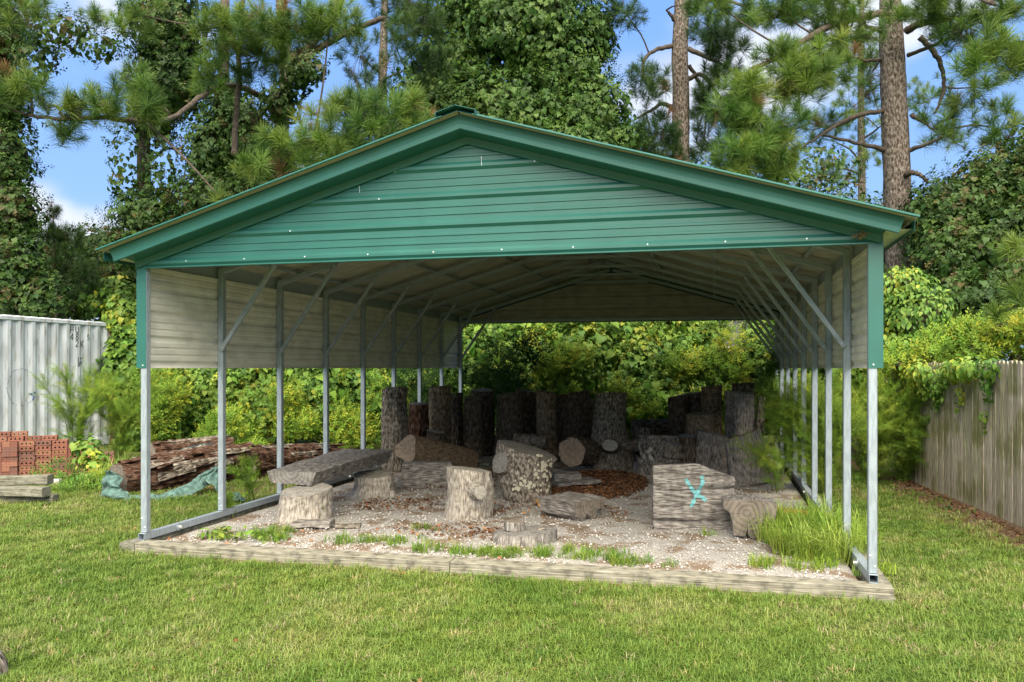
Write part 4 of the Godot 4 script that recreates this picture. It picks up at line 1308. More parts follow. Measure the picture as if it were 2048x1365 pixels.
func yard() -> void:
	rng.seed = 31
	var bm := brick_mesh()
	var corner := Vector3(-7.820, 0.000, -3.450)
	var right := Vector3(0.816, 0.000, -0.573)
	var back := Vector3(right.z, 0, -right.x)
	if back.dot(EYE - corner) > 0: back = -back
	var bz := Basis(right, Vector3.UP, right.cross(Vector3.UP))
	var nth := ["lowest", "second", "third", "fourth", "fifth", "sixth", "seventh", "eighth", "ninth", "topmost"]
	var put := func(u: float, v: float, y: float, turn: float, m: int, label: String):
		var o := part("brick", bm, M.brick[m], self, corner + right * u + back * v + Vector3(0, y, 0), bz * Basis(Vector3.UP, turn))
		tag(o, label, "brick", "bricks stacked beside the container")
	for j in 8:
		for i in 6:
			if j > 6 and i > 2: continue
			if j > 4 and i > 4: continue
			for k in (2 if i > 0 and (j >= 6 or (j >= 4 and i > 2)) else 1):
				put.call(0.11 + i * 0.206 + rng.randf_range(-0.004, 0.004), 0.05 + k * 0.1 + rng.randf_range(-0.012, 0.012) + i * 0.012, 0.036 + 0.0705 * j, rng.randf_range(-0.03, 0.03), rng.randi() % 4, "%s cored red brick of the %s course, column %s from the stack corner" % ["front" if k == 0 else "rear", nth[j], ["one", "two", "three", "four", "five", "six"][i]])
		for i in 6: put.call(-0.05 - i * 0.098, 0.06 + rng.randf_range(-0.01, 0.01), 0.036 + 0.0705 * j - (0.0 if j < 7 else 0.002), PI / 2 + rng.randf_range(-0.03, 0.03), 1 + rng.randi() % 3, "red brick laid end on in the %s course, %s left of the stack corner" % [nth[j], ["first", "second", "third", "fourth", "fifth", "sixth"][i]])
	for i in 4: put.call(-0.25 + i * 0.215, 0.08, 0.036 + 0.0705 * 8.0, rng.randf_range(-0.06, 0.06), rng.randi() % 4, "loose red brick in the ninth course, %s from the picture edge" % nth[i + 1].replace("second", "first").replace("third", "second").replace("fourth", "third").replace("fifth", "fourth"))
	for i in 2: put.call(-0.2 + i * 0.21, 0.08, 0.036 + 0.0705 * 9.0, rng.randf_range(-0.06, 0.06), rng.randi() % 4, "red brick on the very top of the stack, %s end" % ["container", "carport"][i])
	# painted boards and timbers in front of them
	var t := thing("white_board", "white painted board at the foot of the bricks", "board", Vector3(-7.091, 0.082, -3.121) * Vector3(1, 0, 1) + Vector3(0, 0.05, 0), axes(Vector3(0.966, 0.010, -0.260), Vector3.UP))
	part("board", rough_bar(Vector3(0.1, 0.5, 0.07), 12, 0.003), M.white, t)
	t = thing("white_board", "short white painted scrap at the brick corner by the picture edge", "board", Vector3(-7.542, 0.075, -3.112) * Vector3(1, 0, 1) + Vector3(0, 0.045, 0), axes(Vector3(0.947, 0.010, -0.337), Vector3.UP))
	part("board", rough_bar(Vector3(0.07, 0.1, 0.06), 13, 0.003), M.white, t)
	var dirs := [Vector3(0.959, 0.000, -0.289), Vector3(1.000, 0.000, -0.124), Vector3(0.964, 0.012, -0.269)]
	var ends := [Vector3(-5.695, 0.007, -1.870), Vector3(-5.680, 0.126, -1.719), Vector3(-5.798, 0.208, -1.896)]
	for i in 3:
		var e: Vector3 = ends[i] * Vector3(1, 0, 1) + Vector3(0, [0.06, 0.172, 0.288][i], 0)
		t = thing("landscape_timber", ["weathered timber at the bottom of the short stack by the bricks", "middle timber of the short weathered stack by the bricks", "top timber of the short weathered stack by the bricks"][i], "timber", e - dirs[i] * 0.9, axes(dirs[i], Vector3.UP), "timbers stacked by the bricks")
		part("beam", rough_bar(Vector3(0.15, 1.8, 0.112), 20 + i, 0.005, 0.012), M.timber_old, t)
	# fallen trunks outside the left wall, one wrapped in torn tarpaulin
	var a := Vector3(-5.474, 0.159, -2.645)
	var b := Vector3(-4.794, 0.290, -4.308)
	stump("fallen_trunk", "fallen trunk with flaking red bark wrapped in torn green tarpaulin", "log", a, 0.235, (b - a).length(), M.bark_red, M.ring_dark, {rough = 0.12, lob = 0.2, flare = 0.0, taper = 0.0, group = "fallen trunks beside the carport"}, along(b - a))
	a = Vector3(-5.914, 0.370, -3.824)
	b = Vector3(-5.457, 0.381, -4.865)
	stump("fallen_trunk", "thin barked trunk lying behind the tarpaulin wrapped one", "log", a, 0.17, (b - a).length(), M.bark_red, M.ring_dark, {rough = 0.09, lob = 0.2, flare = 0.0, group = "fallen trunks beside the carport"}, along(b - a))
	a = Vector3(-4.822, 0.160, -4.301)
	b = Vector3(-4.493, -0.010, -6.751)
	stump("fallen_trunk", "dark furrowed trunk lying beside the wall posts with a grey sawn end", "log", a, 0.29, (b - a).length(), M.bark_red, M.ring_dark, {rough = 0.1, lob = 0.2, flare = 0.0, group = "fallen trunks beside the carport"}, along(b - a))
	var plates := []
	for i in 4: plates.append(prism([Vector2(-0.05, 0), Vector2(0.04, -0.006), Vector2(0.055, 0.016), Vector2(-0.02, 0.026), Vector2(-0.06, 0.014)], 0.3 + 0.12 * i, 140 + i, 0.016, 0.3)[0])
	for tr in find_children("fallen_trunk*", "Node3D", false, false):
		var hh: float = tr.get_child(0).mesh.get_aabb().size.y
		var rad: float = tr.get_child(0).mesh.get_aabb().size.x * 0.46
		var look_in: Basis = tr.transform.basis.inverse()
		for i in 30:
			var w := (Vector3(0.2, 0.7, 0.9) + jitter(0.9)).normalized()
			var d: Vector3 = look_in * w
			d.y = 0
			d = d.normalized()
			var p := d * rad + Vector3(0, rng.randf_range(0.02, hh - 0.45), 0)
			part("bark_plate", plates[i % 4], M.bark_red if i % 3 else M.bark_grey, tr, p, Basis(Vector3.UP.cross(d), Vector3.UP, d) * Basis(Vector3.BACK, rng.randf_range(-0.12, 0.12)))
	t = thing("tarpaulin", "torn faded green tarpaulin draped round the fallen trunk", "tarpaulin", Vector3.ZERO)
	part("end_drape", ribbon([[Vector3(-5.646, 0.319, -2.654), Vector3(-5.569, 0.168, -2.467), Vector3(-5.490, -0.028, -2.332)], [Vector3(-5.455, 0.329, -2.516), Vector3(-5.292, 0.191, -2.278), Vector3(-5.286, 0.015, -2.228)], [Vector3(-5.357, 0.325, -2.468), Vector3(-5.159, 0.170, -2.239), Vector3(-5.027, 0.007, -2.190)], [Vector3(-5.342, 0.308, -2.503), Vector3(-5.132, 0.142, -2.318), Vector3(-4.887, -0.021, -2.173)]], 3, 0.05), M.tarp, t)
	part("lower_edge", ribbon([[Vector3(-5.097, 0.071, -2.224), Vector3(-4.836, 0.076, -2.340), Vector3(-4.665, 0.085, -2.485), Vector3(-4.570, 0.161, -2.766), Vector3(-4.561, 0.274, -3.129), Vector3(-4.593, 0.299, -3.533)], [Vector3(-5.013, 0.034, -2.172), Vector3(-4.769, 0.037, -2.253), Vector3(-4.588, 0.039, -2.401), Vector3(-4.471, 0.100, -2.688), Vector3(-4.457, 0.209, -3.052), Vector3(-4.521, 0.230, -3.448)], [Vector3(-4.898, -0.021, -2.170), Vector3(-4.769, 0.007, -2.253), Vector3(-4.537, 0.005, -2.362), Vector3(-4.404, 0.057, -2.653), Vector3(-4.425, 0.125, -3.060), Vector3(-4.495, 0.123, -3.454)]], 4, 0.035), M.tarp, t)
	part("torn_flap", ribbon([[Vector3(-4.521, 0.191, -2.933), Vector3(-4.366, 0.140, -2.971), Vector3(-4.195, 0.046, -2.910)], [Vector3(-4.501, 0.255, -3.041), Vector3(-4.375, 0.242, -3.072), Vector3(-4.294, 0.190, -3.092)], [Vector3(-4.453, 0.294, -3.156), Vector3(-4.371, 0.294, -3.176), Vector3(-4.314, 0.242, -3.190)]], 5, 0.04), M.tarp, t)
	part("torn_flap", ribbon([[Vector3(-5.331, 0.440, -3.763), Vector3(-5.202, 0.433, -3.795), Vector3(-5.086, 0.454, -3.823)], [Vector3(-5.335, 0.520, -3.813), Vector3(-5.215, 0.515, -3.894), Vector3(-5.092, 0.536, -3.925)]], 6, 0.04), M.tarp, t)
	t = thing("plastic_sheet", "black plastic sheeting on top of the fallen trunks", "plastic sheet", Vector3.ZERO)
	part("sheet", ribbon([[Vector3(-5.232, 0.466, -3.736), Vector3(-4.971, 0.444, -3.749), Vector3(-4.827, 0.440, -3.887)], [Vector3(-5.332, 0.505, -3.968), Vector3(-5.138, 0.498, -4.016), Vector3(-5.017, 0.489, -4.149)], [Vector3(-5.404, 0.499, -4.259), Vector3(-5.262, 0.513, -4.295), Vector3(-5.193, 0.497, -4.415)]], 7, 0.03), M.plastic, t)
	t = thing("tarpaulin", "small green tarpaulin rag on the grass inside the left wall", "tarpaulin", Vector3.ZERO)
	part("rag", ribbon([[Vector3(-3.560, 0.070, -2.192), Vector3(-3.492, 0.064, -2.209), Vector3(-3.441, 0.067, -2.273)], [Vector3(-3.663, 0.115, -2.372), Vector3(-3.605, 0.138, -2.387), Vector3(-3.536, 0.079, -2.404)]], 8, 0.04), M.tarp, t)
	t = thing("tarpaulin", "pale blue scrap of tarpaulin on the lawn before the trunk", "tarpaulin", Vector3.ZERO)
	part("rag", ribbon([[Vector3(-5.101, -0.026, -1.862), Vector3(-5.055, -0.038, -1.873), Vector3(-5.010, -0.009, -1.885)], [Vector3(-5.235, -0.025, -2.035), Vector3(-5.194, -0.019, -2.045), Vector3(-5.142, -0.001, -2.058)]], 9, 0.02), M.tarp, t)

func fence() -> void:
	var c := thing("picket_fence", "tall weathered grey board fence with dog-ear tops along the lawn", "fence", Vector3.ZERO)
	var d := Vector3(0.0857, 0, 0.9963)
	var o := Vector3(4.95, 0, -2.98)
	var hs := 0.0475
	var st := SurfaceTool.new()
	st.begin(Mesh.PRIMITIVE_TRIANGLES)
	st.set_smooth_group(-1)
	var h := 1.70
	var face := [Vector2(-hs, 0), Vector2(hs, 0), Vector2(hs, h - 0.035), Vector2(hs - 0.026, h), Vector2(-hs + 0.026, h), Vector2(-hs, h - 0.035)]
	for s in [1, -1]:
		for i in range(1, 5):
			var tri := [face[0], face[i], face[i + 1]]
			if s == 1: tri = [face[0], face[i + 1], face[i]]
			for p in tri: st.add_vertex(Vector3(p.x, p.y, 0.009 * s))
	for i in 6:
		var p: Vector2 = face[i]
		var q: Vector2 = face[(i + 1) % 6]
		for e in [[p, 1], [q, 1], [q, -1], [p, 1], [q, -1], [p, -1]]: st.add_vertex(Vector3(e[0].x, e[0].y, 0.009 * e[1]))
	st.generate_normals()
	var m := st.commit()
	rng.seed = 44
	var basis := Basis(d, Vector3.UP, d.cross(Vector3.UP))
	for i in 118:
		var s := 2.4 - i * 0.1045
		var p := o + d * s + basis.z * rng.randf_range(-0.004, 0.004)
		p.y = rng.randf_range(-0.012, 0.012)
		part("picket", m, M.picket[rng.randi() % 4], c, p, basis * Basis(Vector3.BACK, rng.randf_range(-0.006, 0.006)))
	for y in [0.3, 0.9, 1.45]:
		part("rail", cbox(Vector3(12.4, 0.085, 0.038), 0.004), M.timber_old, c, o + d * -3.7 - basis.z * 0.034 * signf(basis.z.x * -1.0) + Vector3(0, y, 0), basis)
	for i in 6:
		part("fence_post", cbox(Vector3(0.09, 1.66, 0.09), 0.006), M.timber_old, c, o + d * (2.0 - 2.3 * i) - basis.z * 0.1 * signf(basis.z.x * -1.0) + Vector3(0, 0.83, 0), basis)

func grey_house() -> void:
	var at := Vector3(2.507, 1.630, -19.609) * Vector3(1, 0, 1)
	var c := thing("grey_house", "grey panelled building glimpsed through the vines behind the carport", "building", at, Basis(Vector3.UP, 0.2426))
	part("wall", cbox(Vector3(5.0, 3.6, 0.2), 0.01), M.house, c, Vector3(0.6, 1.8, -0.1))
	for y in [1.3, 2.0, 2.7, 3.4]:
		for x in [-1.25, 0.0, 1.25, 2.5]:
			part("wall_panel", cbox(Vector3(1.22, 0.67, 0.03), 0.006), M.house, c, Vector3(x, y, 0.02))
	part("window", cbox(Vector3(0.8, 0.9, 0.04), 0.01), M.glass, c, Vector3(-0.25, 1.75, 0.05))
	for x in [-0.66, 0.16]: part("window_frame", cbox(Vector3(0.06, 1.0, 0.07), 0.006), M.white, c, Vector3(x, 1.75, 0.06))
	part("window_frame", cbox(Vector3(0.88, 0.06, 0.07), 0.006), M.white, c, Vector3(-0.25, 2.24, 0.06))
	part("roof", cbox(Vector3(5.6, 0.15, 1.2), 0.02), M.house, c, Vector3(0.6, 3.75, 0.1), Basis(Vector3.RIGHT, 0.35))

# ------------------------------------------------------------------ plants
var L := {}
func leaf_shapes() -> void:
	L.vine = leaf_mesh([Vector2(0.0, 0.0), Vector2(0.30, -0.10), Vector2(0.50, 0.12), Vector2(0.40, 0.32), Vector2(0.46, 0.46), Vector2(0.24, 0.62), Vector2(0.0, 1.0)], 0.18, 0.22)
	L.broad = leaf_mesh([Vector2(0.0, 0.0), Vector2(0.22, 0.12), Vector2(0.30, 0.4), Vector2(0.2, 0.72), Vector2(0.0, 1.0)], 0.2, 0.2)
	L.sprig = sprig_mesh(11, 0.16, 0.05, 0.24, 0.1, 300)
	L.sprig2 = sprig_mesh(9, 0.2, 0.075, 0.26, 0.1, 301)
	L.tuft = needle_mesh(130, 0.28, 0.0044, 310, 0.12, 0.75)
	L.tuft_b = needle_mesh(130, 0.26, 0.0044, 311, 0.3, 0.6)
	L.plume = plume_mesh(0.45, 110, 0.003, 320)
	L.long_grass = blades_mesh(30, 0.42, 0.0075, 0.09, 0.95, 330)
	L.weed = blades_mesh(16, 0.13, 0.006, 0.06, 0.9, 331)
	L.pal_vine = [Color(0.055, 0.13, 0.02), Color(0.09, 0.185, 0.028), Color(0.13, 0.24, 0.036), Color(0.18, 0.285, 0.045), Color(0.29, 0.33, 0.04)]
	L.pal_deep = [Color(0.022, 0.054, 0.011), Color(0.032, 0.072, 0.014), Color(0.042, 0.090, 0.016), Color(0.060, 0.112, 0.021), Color(0.080, 0.072, 0.024)]
	L.pal_mid = [Color(0.029, 0.070, 0.013), Color(0.045, 0.098, 0.017), Color(0.061, 0.123, 0.021), Color(0.082, 0.143, 0.025)]
	L.pal_yellow = [Color(0.11, 0.21, 0.026), Color(0.16, 0.265, 0.032), Color(0.23, 0.31, 0.034), Color(0.32, 0.34, 0.036)]
	L.pal_dark = [Color(0.022, 0.055, 0.013), Color(0.034, 0.08, 0.017), Color(0.05, 0.11, 0.022)]
	L.pal_pine = [Color(0.05, 0.105, 0.022), Color(0.08, 0.15, 0.027), Color(0.125, 0.20, 0.035), Color(0.175, 0.24, 0.048)]
	L.pal_far = [Color(0.029, 0.064, 0.020), Color(0.041, 0.082, 0.021), Color(0.055, 0.102, 0.024)]

func foliage(t: Node3D, blobs: Array, leaf: String, size: float, dens: float, pal: Array, mat: Material, called := "foliage", core := true, depth := 0.3) -> void:
	rng.seed = hash(t.name)
	fn.seed = 400
	fn.frequency = 1.0
	var xf := []
	var cols := []
	for b in blobs:
		var r: Vector3 = b[1]
		var area := 2.0 * PI * pow((pow(r.x * r.y, 1.6) + pow(r.x * r.z, 1.6) + pow(r.y * r.z, 1.6)) / 3.0, 1.0 / 1.6)
		var n := int(area * dens * (b[2] if b.size() > 2 else 1.0))
		if leaf.begins_with("sprig"): sprays(xf, cols, b[0], r, n, size, pal, depth + 0.1)
		else: shell(xf, cols, b[0], r, n, size, pal, 0.35, depth)
	var o := copies(called, t, L[leaf], mat, xf, cols)
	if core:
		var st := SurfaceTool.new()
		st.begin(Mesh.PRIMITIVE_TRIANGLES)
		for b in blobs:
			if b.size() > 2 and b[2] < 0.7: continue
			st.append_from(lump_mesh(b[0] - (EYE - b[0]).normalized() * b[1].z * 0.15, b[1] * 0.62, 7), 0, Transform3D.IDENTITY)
		var m := part("inner_twigs", st.commit(), M.twig, t)  # added lumps that stop sky light coming through the leaves
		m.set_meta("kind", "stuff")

func big_leaves(t: Node3D, blobs: Array, n: int, size: float) -> void:  # the leaves that show largest, one by one
	rng.seed = 808
	fn.seed = 400
	fn.frequency = 1.0
	var xf := []
	var cols := []
	for b in blobs: shell(xf, cols, b[0], b[1] * 1.06, int(ceil(float(n) / blobs.size())), size, L.pal_vine, 0.5, 0.04, 0.4)
	if not M.has("single_leaf"):
		M.single_leaf = []
		for c in [L.pal_vine[1], L.pal_vine[2], L.pal_vine[3], L.pal_yellow[1]]: M.single_leaf.append(mk(c, 0.5, {back = Color(0.5 * c.r / c.g, 0.6, 0.1), spec = 0.35}))
	for i in xf.size(): part("leaf", L.vine, M.single_leaf[i % 4], t, xf[i].origin, xf[i].basis)

func tufts(xf: Array, cols: Array, c: Vector3, r: Vector3, n: int, pal: Array, size := 1.0) -> void:
	for i in n:
		var d := Vector3(rng.randfn(), rng.randfn(), rng.randfn()).normalized() * pow(rng.randf(), 0.45)
		var p := c + d * r
		xf.append(Transform3D(along(d * 0.5 + Vector3.UP * 0.75 + jitter(0.55)).scaled(Vector3.ONE * size * rng.randf_range(0.7, 1.2)), p))
		cols.append(Color(0.2, 0.11, 0.05) if rng.randf() < 0.025 else vary(pick(pal, p, 0.8), 0.22))

func pine(label: String, trunk: Array, radii: Array, limbs: Array, clumps: Array, pal: Array, group := "pine trees behind the carport", size := 1.0, called := "pine_tree", bark: Material = null) -> Node3D:
	var base: Vector3 = trunk[0]
	var t := thing(called, label, "tree", Vector3(base.x, 0, base.z), Basis.IDENTITY, group)
	var off := Vector3(-base.x, 0, -base.z)
	var pts := []
	for p in path(trunk, 6): pts.append(p + off)
	var rr := []
	for i in pts.size():
		var k := float(i) / (pts.size() - 1) * (radii.size() - 1)
		rr.append(lerpf(radii[int(k)], radii[mini(int(k) + 1, radii.size() - 1)], k - int(k)))
	part("trunk", tube(pts, rr, 18, 0.12, 5), bark if bark else M.bark_pine, t)
	var all := []
	for l in limbs:
		var q := []
		for p in path(l[0], 6): q.append(p + off + jitter(0.012))
		all.append_array(q)
		part("branch", tube(q, taper(q.size(), l[1], l[2]), 8, 0.25, 6), M.bark_limb, t)
	rng.seed = hash(label)
	fn.seed = 410
	fn.frequency = 1.0
	var xf := []
	var cols := []
	for c in clumps: tufts(xf, cols, c[0], c[1], c[2], pal, size)
	if xf.size():
		var xa := []
		var xb := []
		var ca := []
		var cb := []
		# each tuft ends a twig; neighbouring twigs meet in a side branch
		var tw := SurfaceTool.new()
		tw.begin(Mesh.PRIMITIVE_TRIANGLES)
		for c in clumps:
			var mid: Vector3 = c[0] + off
			var near := mid + Vector3(0, -0.4, -0.3)
			var best := 1e9
			for q in all:
				var e: float = q.distance_squared_to(mid)
				if e < best:
					best = e
					near = q
			if best < 9.0:
				var br := [near, near.lerp(mid, 0.5) + jitter(0.12), mid]
				tw.append_from(tube(path(br, 3), taper(7, 0.022, 0.012), 5), 0, Transform3D.IDENTITY)
		var at := 0
		for c in clumps:
			for i in c[2]:
				var p: Vector3 = xf[at].origin + off
				if i % 2 == 0:
					var mid: Vector3 = c[0] + off
					tw.append_from(tube([mid.lerp(p, 0.15), mid.lerp(p, 0.6) + Vector3(0, -0.05, 0), p], [0.009, 0.007, 0.005], 4), 0, Transform3D.IDENTITY)
				at += 1
		var tm := part("twigs", tw.commit(), M.bark_limb, t)
		tm.set_meta("kind", "stuff")
		for i in xf.size():
			xf[i].origin += off
			if i % 2: xa.append(xf[i]); ca.append(cols[i])
			else: xb.append(xf[i]); cb.append(cols[i])
		copies("crown", t, L.tuft, M.needle, xa, ca)
		copies("crown", t, L.tuft_b, M.needle, xb, cb)
	return t

func vine_tree(label: String, trunk: Array, radii: Array, limbs: Array, blobs: Array, pal: Array, size := 0.12, dens := 260.0, core := true) -> Node3D:
	var t := pine(label, trunk, radii, limbs, [], [], "trees smothered in vines", 1.0, "vine_covered_tree", M.bark_limb)
	var local := []
	for b in blobs:
		var q: Array = b.duplicate()
		q[0] = b[0]
		local.append(q)
	# leaves are placed in world directions; the node stands at the trunk's base
	var h := Node3D.new()
	h.name = "crown"
	h.position = -t.position
	t.add_child(h, true)
	foliage(h, local, "vine", size * 0.9, dens, pal, M.leaf, "vine_leaves", core, 0.4)
	foliage(h, local, "sprig2", 1.0, dens * 0.3, pal, M.leaf, "small_leaves", false, 0.4)
	return t

func fennel(label: String, base: Vector3, h: float, spread: float, n: int, lean: Vector3, pal: Array) -> void:  # feathery weed
	var t := thing("feathery_weed", label, "weed", base, Basis.IDENTITY, "feathery green weeds")
	rng.seed = hash(label)
	fn.seed = 420
	var xf := []
	var cols := []
	var stems := maxi(4, n / 22)
	for s in stems:
		var a := rng.randf() * TAU
		var out := Vector3(cos(a), 0, sin(a)) * spread * rng.randf_range(0.2, 1.0) + lean * rng.randf_range(0.3, 1.0)
		var hh := h * rng.randf_range(0.6, 1.05)
		var pts := path([Vector3(cos(a), 0, sin(a)) * 0.06, out * 0.35 + Vector3(0, hh * 0.6, 0), out + Vector3(0, hh, 0)], 5)
		part("stem", tube(pts, taper(pts.size(), 0.007, 0.002), 5), M.stem, t)
		for i in 34:
			var k := pow(rng.randf(), 0.7) * (pts.size() - 1.01)
			var p: Vector3 = pts[int(k)].lerp(pts[int(k) + 1], k - int(k))
			var d: Vector3 = (pts[int(k) + 1] - pts[int(k)]).normalized() + jitter(0.9)
			xf.append(Transform3D(along(d).scaled(Vector3.ONE * rng.randf_range(0.5, 1.0) * clampf(h * 1.1, 0.3, 1.0)), p))
			cols.append(vary(pick(pal, p + base, 1.5)))
	copies("plumes", t, L.plume, M.needle, xf, cols)

func weeds(label: String, cat: String, at: Vector3, mesh: String, n: int, rx: float, rz: float, size: float, pal: Array, called := "weed_clump", group := "") -> void:
	var t := thing(called, label, cat, at, Basis.IDENTITY, group)
	rng.seed = hash(label)
	var xf := []
	var cols := []
	for i in n:
		var a := rng.randf() * TAU
		var q := sqrt(rng.randf())
		var p := Vector3(cos(a) * q * rx, 0, sin(a) * q * rz)
		if mesh == "weed" and fn.get_noise_2d((at.x + p.x) * 5.0, (at.z + p.z) * 5.0) < -0.02: continue
		var b := Basis(Vector3.UP, rng.randf() * TAU)
		if mesh == "vine" or mesh == "broad":
			p.y = rng.randf() * 0.12
			b = look(Vector3.UP + jitter(0.6), jitter(1.0))
		elif mesh == "sprig" or mesh == "sprig2": b = along(Vector3.UP + jitter(0.7))
		xf.append(Transform3D(b.scaled(Vector3.ONE * size * rng.randf_range(0.6, 1.2)), p))
		cols.append(vary(pal[rng.randi() % pal.size()], 0.2))
	copies("foliage", t, L[mesh], M.blade, xf, cols)

func plants() -> void:
	leaf_shapes()
	M.stem = mk(Color(0.1, 0.13, 0.03), 0.7)
	var t: Node3D
	# the vine thicket behind the carport
	var back := [[Vector3(-10.369, 2.028, -9.418), Vector3(0.832, 1.221, 1.000)], [Vector3(-9.339, 1.048, -9.055), Vector3(0.966, 1.073, 1.000)], [Vector3(-8.519, 1.367, -9.464), Vector3(0.977, 1.194, 1.000)], [Vector3(-7.465, 1.042, -9.724), Vector3(0.977, 1.194, 1.000)], [Vector3(-6.411, 1.259, -9.985), Vector3(0.977, 1.303, 1.000)], [Vector3(-5.439, 1.145, -10.432), Vector3(0.988, 1.317, 1.000)], [Vector3(-4.443, 1.251, -10.884), Vector3(0.999, 1.443, 1.000)]]
	t = thing("vine_thicket", "bright vine thicket seen through the left wall posts", "vines")
	foliage(t, back, "vine", 0.115, 300.0, L.pal_vine, M.leaf)
	foliage(t, back, "sprig2", 1.0, 90.0, L.pal_vine, M.leaf, "small_leaves", false)
	big_leaves(t, [[Vector3(-6.318, 1.048, -9.802), Vector3(0.966, 1.181, 1.000)], [Vector3(-8.402, 1.048, -9.287), Vector3(0.966, 1.181, 1.000)], [Vector3(-4.390, 0.659, -9.558), Vector3(0.721, 0.618, 0.600)]], 90, 0.19)
	var back2 := [[Vector3(-3.315, 1.695, -11.370), Vector3(1.010, 1.459, 1.000)], [Vector3(-2.073, 1.251, -11.471), Vector3(0.999, 1.443, 1.000)], [Vector3(-0.888, 1.695, -11.764), Vector3(0.999, 1.332, 1.000)], [Vector3(0.209, 1.255, -11.830), Vector3(0.988, 1.317, 1.000)], [Vector3(1.172, 1.038, -11.965), Vector3(0.873, 1.310, 1.000)], [Vector3(2.018, 0.941, -11.865), Vector3(0.751, 1.073, 0.900)], [Vector3(2.944, 1.479, -11.888), Vector3(0.637, 1.167, 0.900)], [Vector3(-3.201, 2.752, -12.222), Vector3(1.288, 0.820, 0.800)], [Vector3(-1.496, 2.870, -12.644), Vector3(1.288, 0.820, 0.800)], [Vector3(0.209, 2.752, -13.066), Vector3(1.288, 0.820, 0.800)], [Vector3(1.516, 2.635, -13.389), Vector3(0.703, 0.703, 0.700)], [Vector3(3.345, 2.717, -13.224), Vector3(0.681, 0.681, 0.700)]]
	t = thing("vine_thicket", "wall of broad green vine leaves filling the open rear of the carport", "vines")
	foliage(t, back2, "vine", 0.12, 300.0, L.pal_vine, M.leaf)
	foliage(t, back2, "sprig2", 1.0, 90.0, L.pal_vine, M.leaf, "small_leaves", false)
	big_leaves(t, [[Vector3(-0.750, 2.023, -11.592), Vector3(0.988, 0.988, 1.000)], [Vector3(0.438, 1.042, -11.680), Vector3(0.977, 0.977, 1.000)], [Vector3(-2.882, 2.133, -11.065), Vector3(0.659, 0.659, 0.800)]], 120, 0.2)
	t = thing("vine_thicket", "green vines and brush behind the fence side wall of the carport", "vines")
	foliage(t, [[Vector3(3.504, 1.974, -10.379), Vector3(0.578, 1.060, 0.800)], [Vector3(4.133, 1.590, -9.710), Vector3(0.549, 0.915, 0.800)], [Vector3(4.687, 1.765, -9.023), Vector3(0.520, 0.953, 0.800)], [Vector3(3.778, 0.858, -9.622), Vector3(0.549, 0.640, 0.600)]], "vine", 0.11, 330.0, L.pal_vine, M.leaf)
	t = thing("vine_thicket", "vines climbing beside the rusty container corner", "vines")
	foliage(t, [[Vector3(-10.464, 2.676, -9.085), Vector3(0.437, 0.655, 0.700)], [Vector3(-10.159, 1.373, -8.646), Vector3(0.478, 0.955, 0.700)], [Vector3(-9.058, 0.387, -7.888), Vector3(0.600, 0.500, 0.600)], [Vector3(-11.355, 3.171, -9.586), Vector3(0.681, 0.567, 0.700)]], "vine", 0.12, 340.0, L.pal_vine, M.leaf)
	# small-leaved bushes in front of it
	for b in [["yellow green bush between container and carport", [Vector3(-8.540, 0.699, -7.810), Vector3(0.543, 0.692, 0.600)], "pal_yellow"], ["low golden bush behind the fallen trunks", [Vector3(-6.860, 0.352, -7.608), Vector3(0.666, 0.428, 0.600)], "pal_yellow"], ["golden green bush near the middle of the left wall", [Vector3(-6.145, 0.777, -8.815), Vector3(0.506, 0.607, 0.500)], "pal_yellow"], ["bright bush just left of the tall barked log", [Vector3(-5.028, 0.787, -8.885), Vector3(0.400, 0.900, 0.500)], "pal_yellow"], ["dark glossy shrub filling the rear left corner", [Vector3(-2.264, 1.382, -9.981), Vector3(0.820, 0.717, 0.600)], "pal_dark"], ["yellow leaved bush right of the dark rear shrub", [Vector3(-1.326, 1.690, -10.523), Vector3(0.626, 0.626, 0.500)], "pal_yellow"], ["yellow bush above the flared stump", [Vector3(0.102, 0.964, -10.773), Vector3(0.622, 0.415, 0.500)], "pal_yellow"], ["yellow green bush behind the far corner logs", [Vector3(1.814, 1.586, -11.093), Vector3(0.618, 0.618, 0.500)], "pal_yellow"], ["small leaved bush seen between the fence side posts", [Vector3(3.210, 1.057, -9.070), Vector3(0.445, 0.712, 0.500)], "pal_vine"], ["dark bush under the rear left posts", [Vector3(-3.688, 0.979, -9.423), Vector3(0.607, 0.709, 0.500)], "pal_dark"]]:
		t = thing("bush", b[0], "bush", Vector3.ZERO, Basis.IDENTITY, "small leaved bushes in the thicket")
		rng.seed = hash(b[0])
		var lumps := []
		for i in 9: lumps.append([b[1][0] + jitter(1.0) * b[1][1] * Vector3(1.0, 0.9, 0.6), b[1][1] * rng.randf_range(0.22, 0.5)])
		foliage(t, lumps, "sprig", 1.0, 260.0, L[b[2]], M.leaf_soft, "foliage", false, 0.5)
		foliage(t, lumps.slice(0, 5), "broad", 0.07, 160.0, L[b[2]], M.leaf_soft, "foliage", false, 0.5)
	# right: shrubs over the fence
	t = thing("shrub", "mid green leafy shrub standing behind the green corner trim", "shrub")
	foliage(t, [[Vector3(5.039, 2.399, -8.080), Vector3(0.604, 0.725, 0.700)], [Vector3(4.848, 2.901, -8.239), Vector3(0.409, 0.409, 0.600)], [Vector3(5.323, 1.907, -7.738), Vector3(0.390, 0.468, 0.600)], [Vector3(4.761, 1.753, -7.805), Vector3(0.396, 0.476, 0.600)]], "broad", 0.085, 620.0, L.pal_vine, M.leaf)
	t = thing("shrub", "golden green shrub spilling over the top of the fence", "shrub")
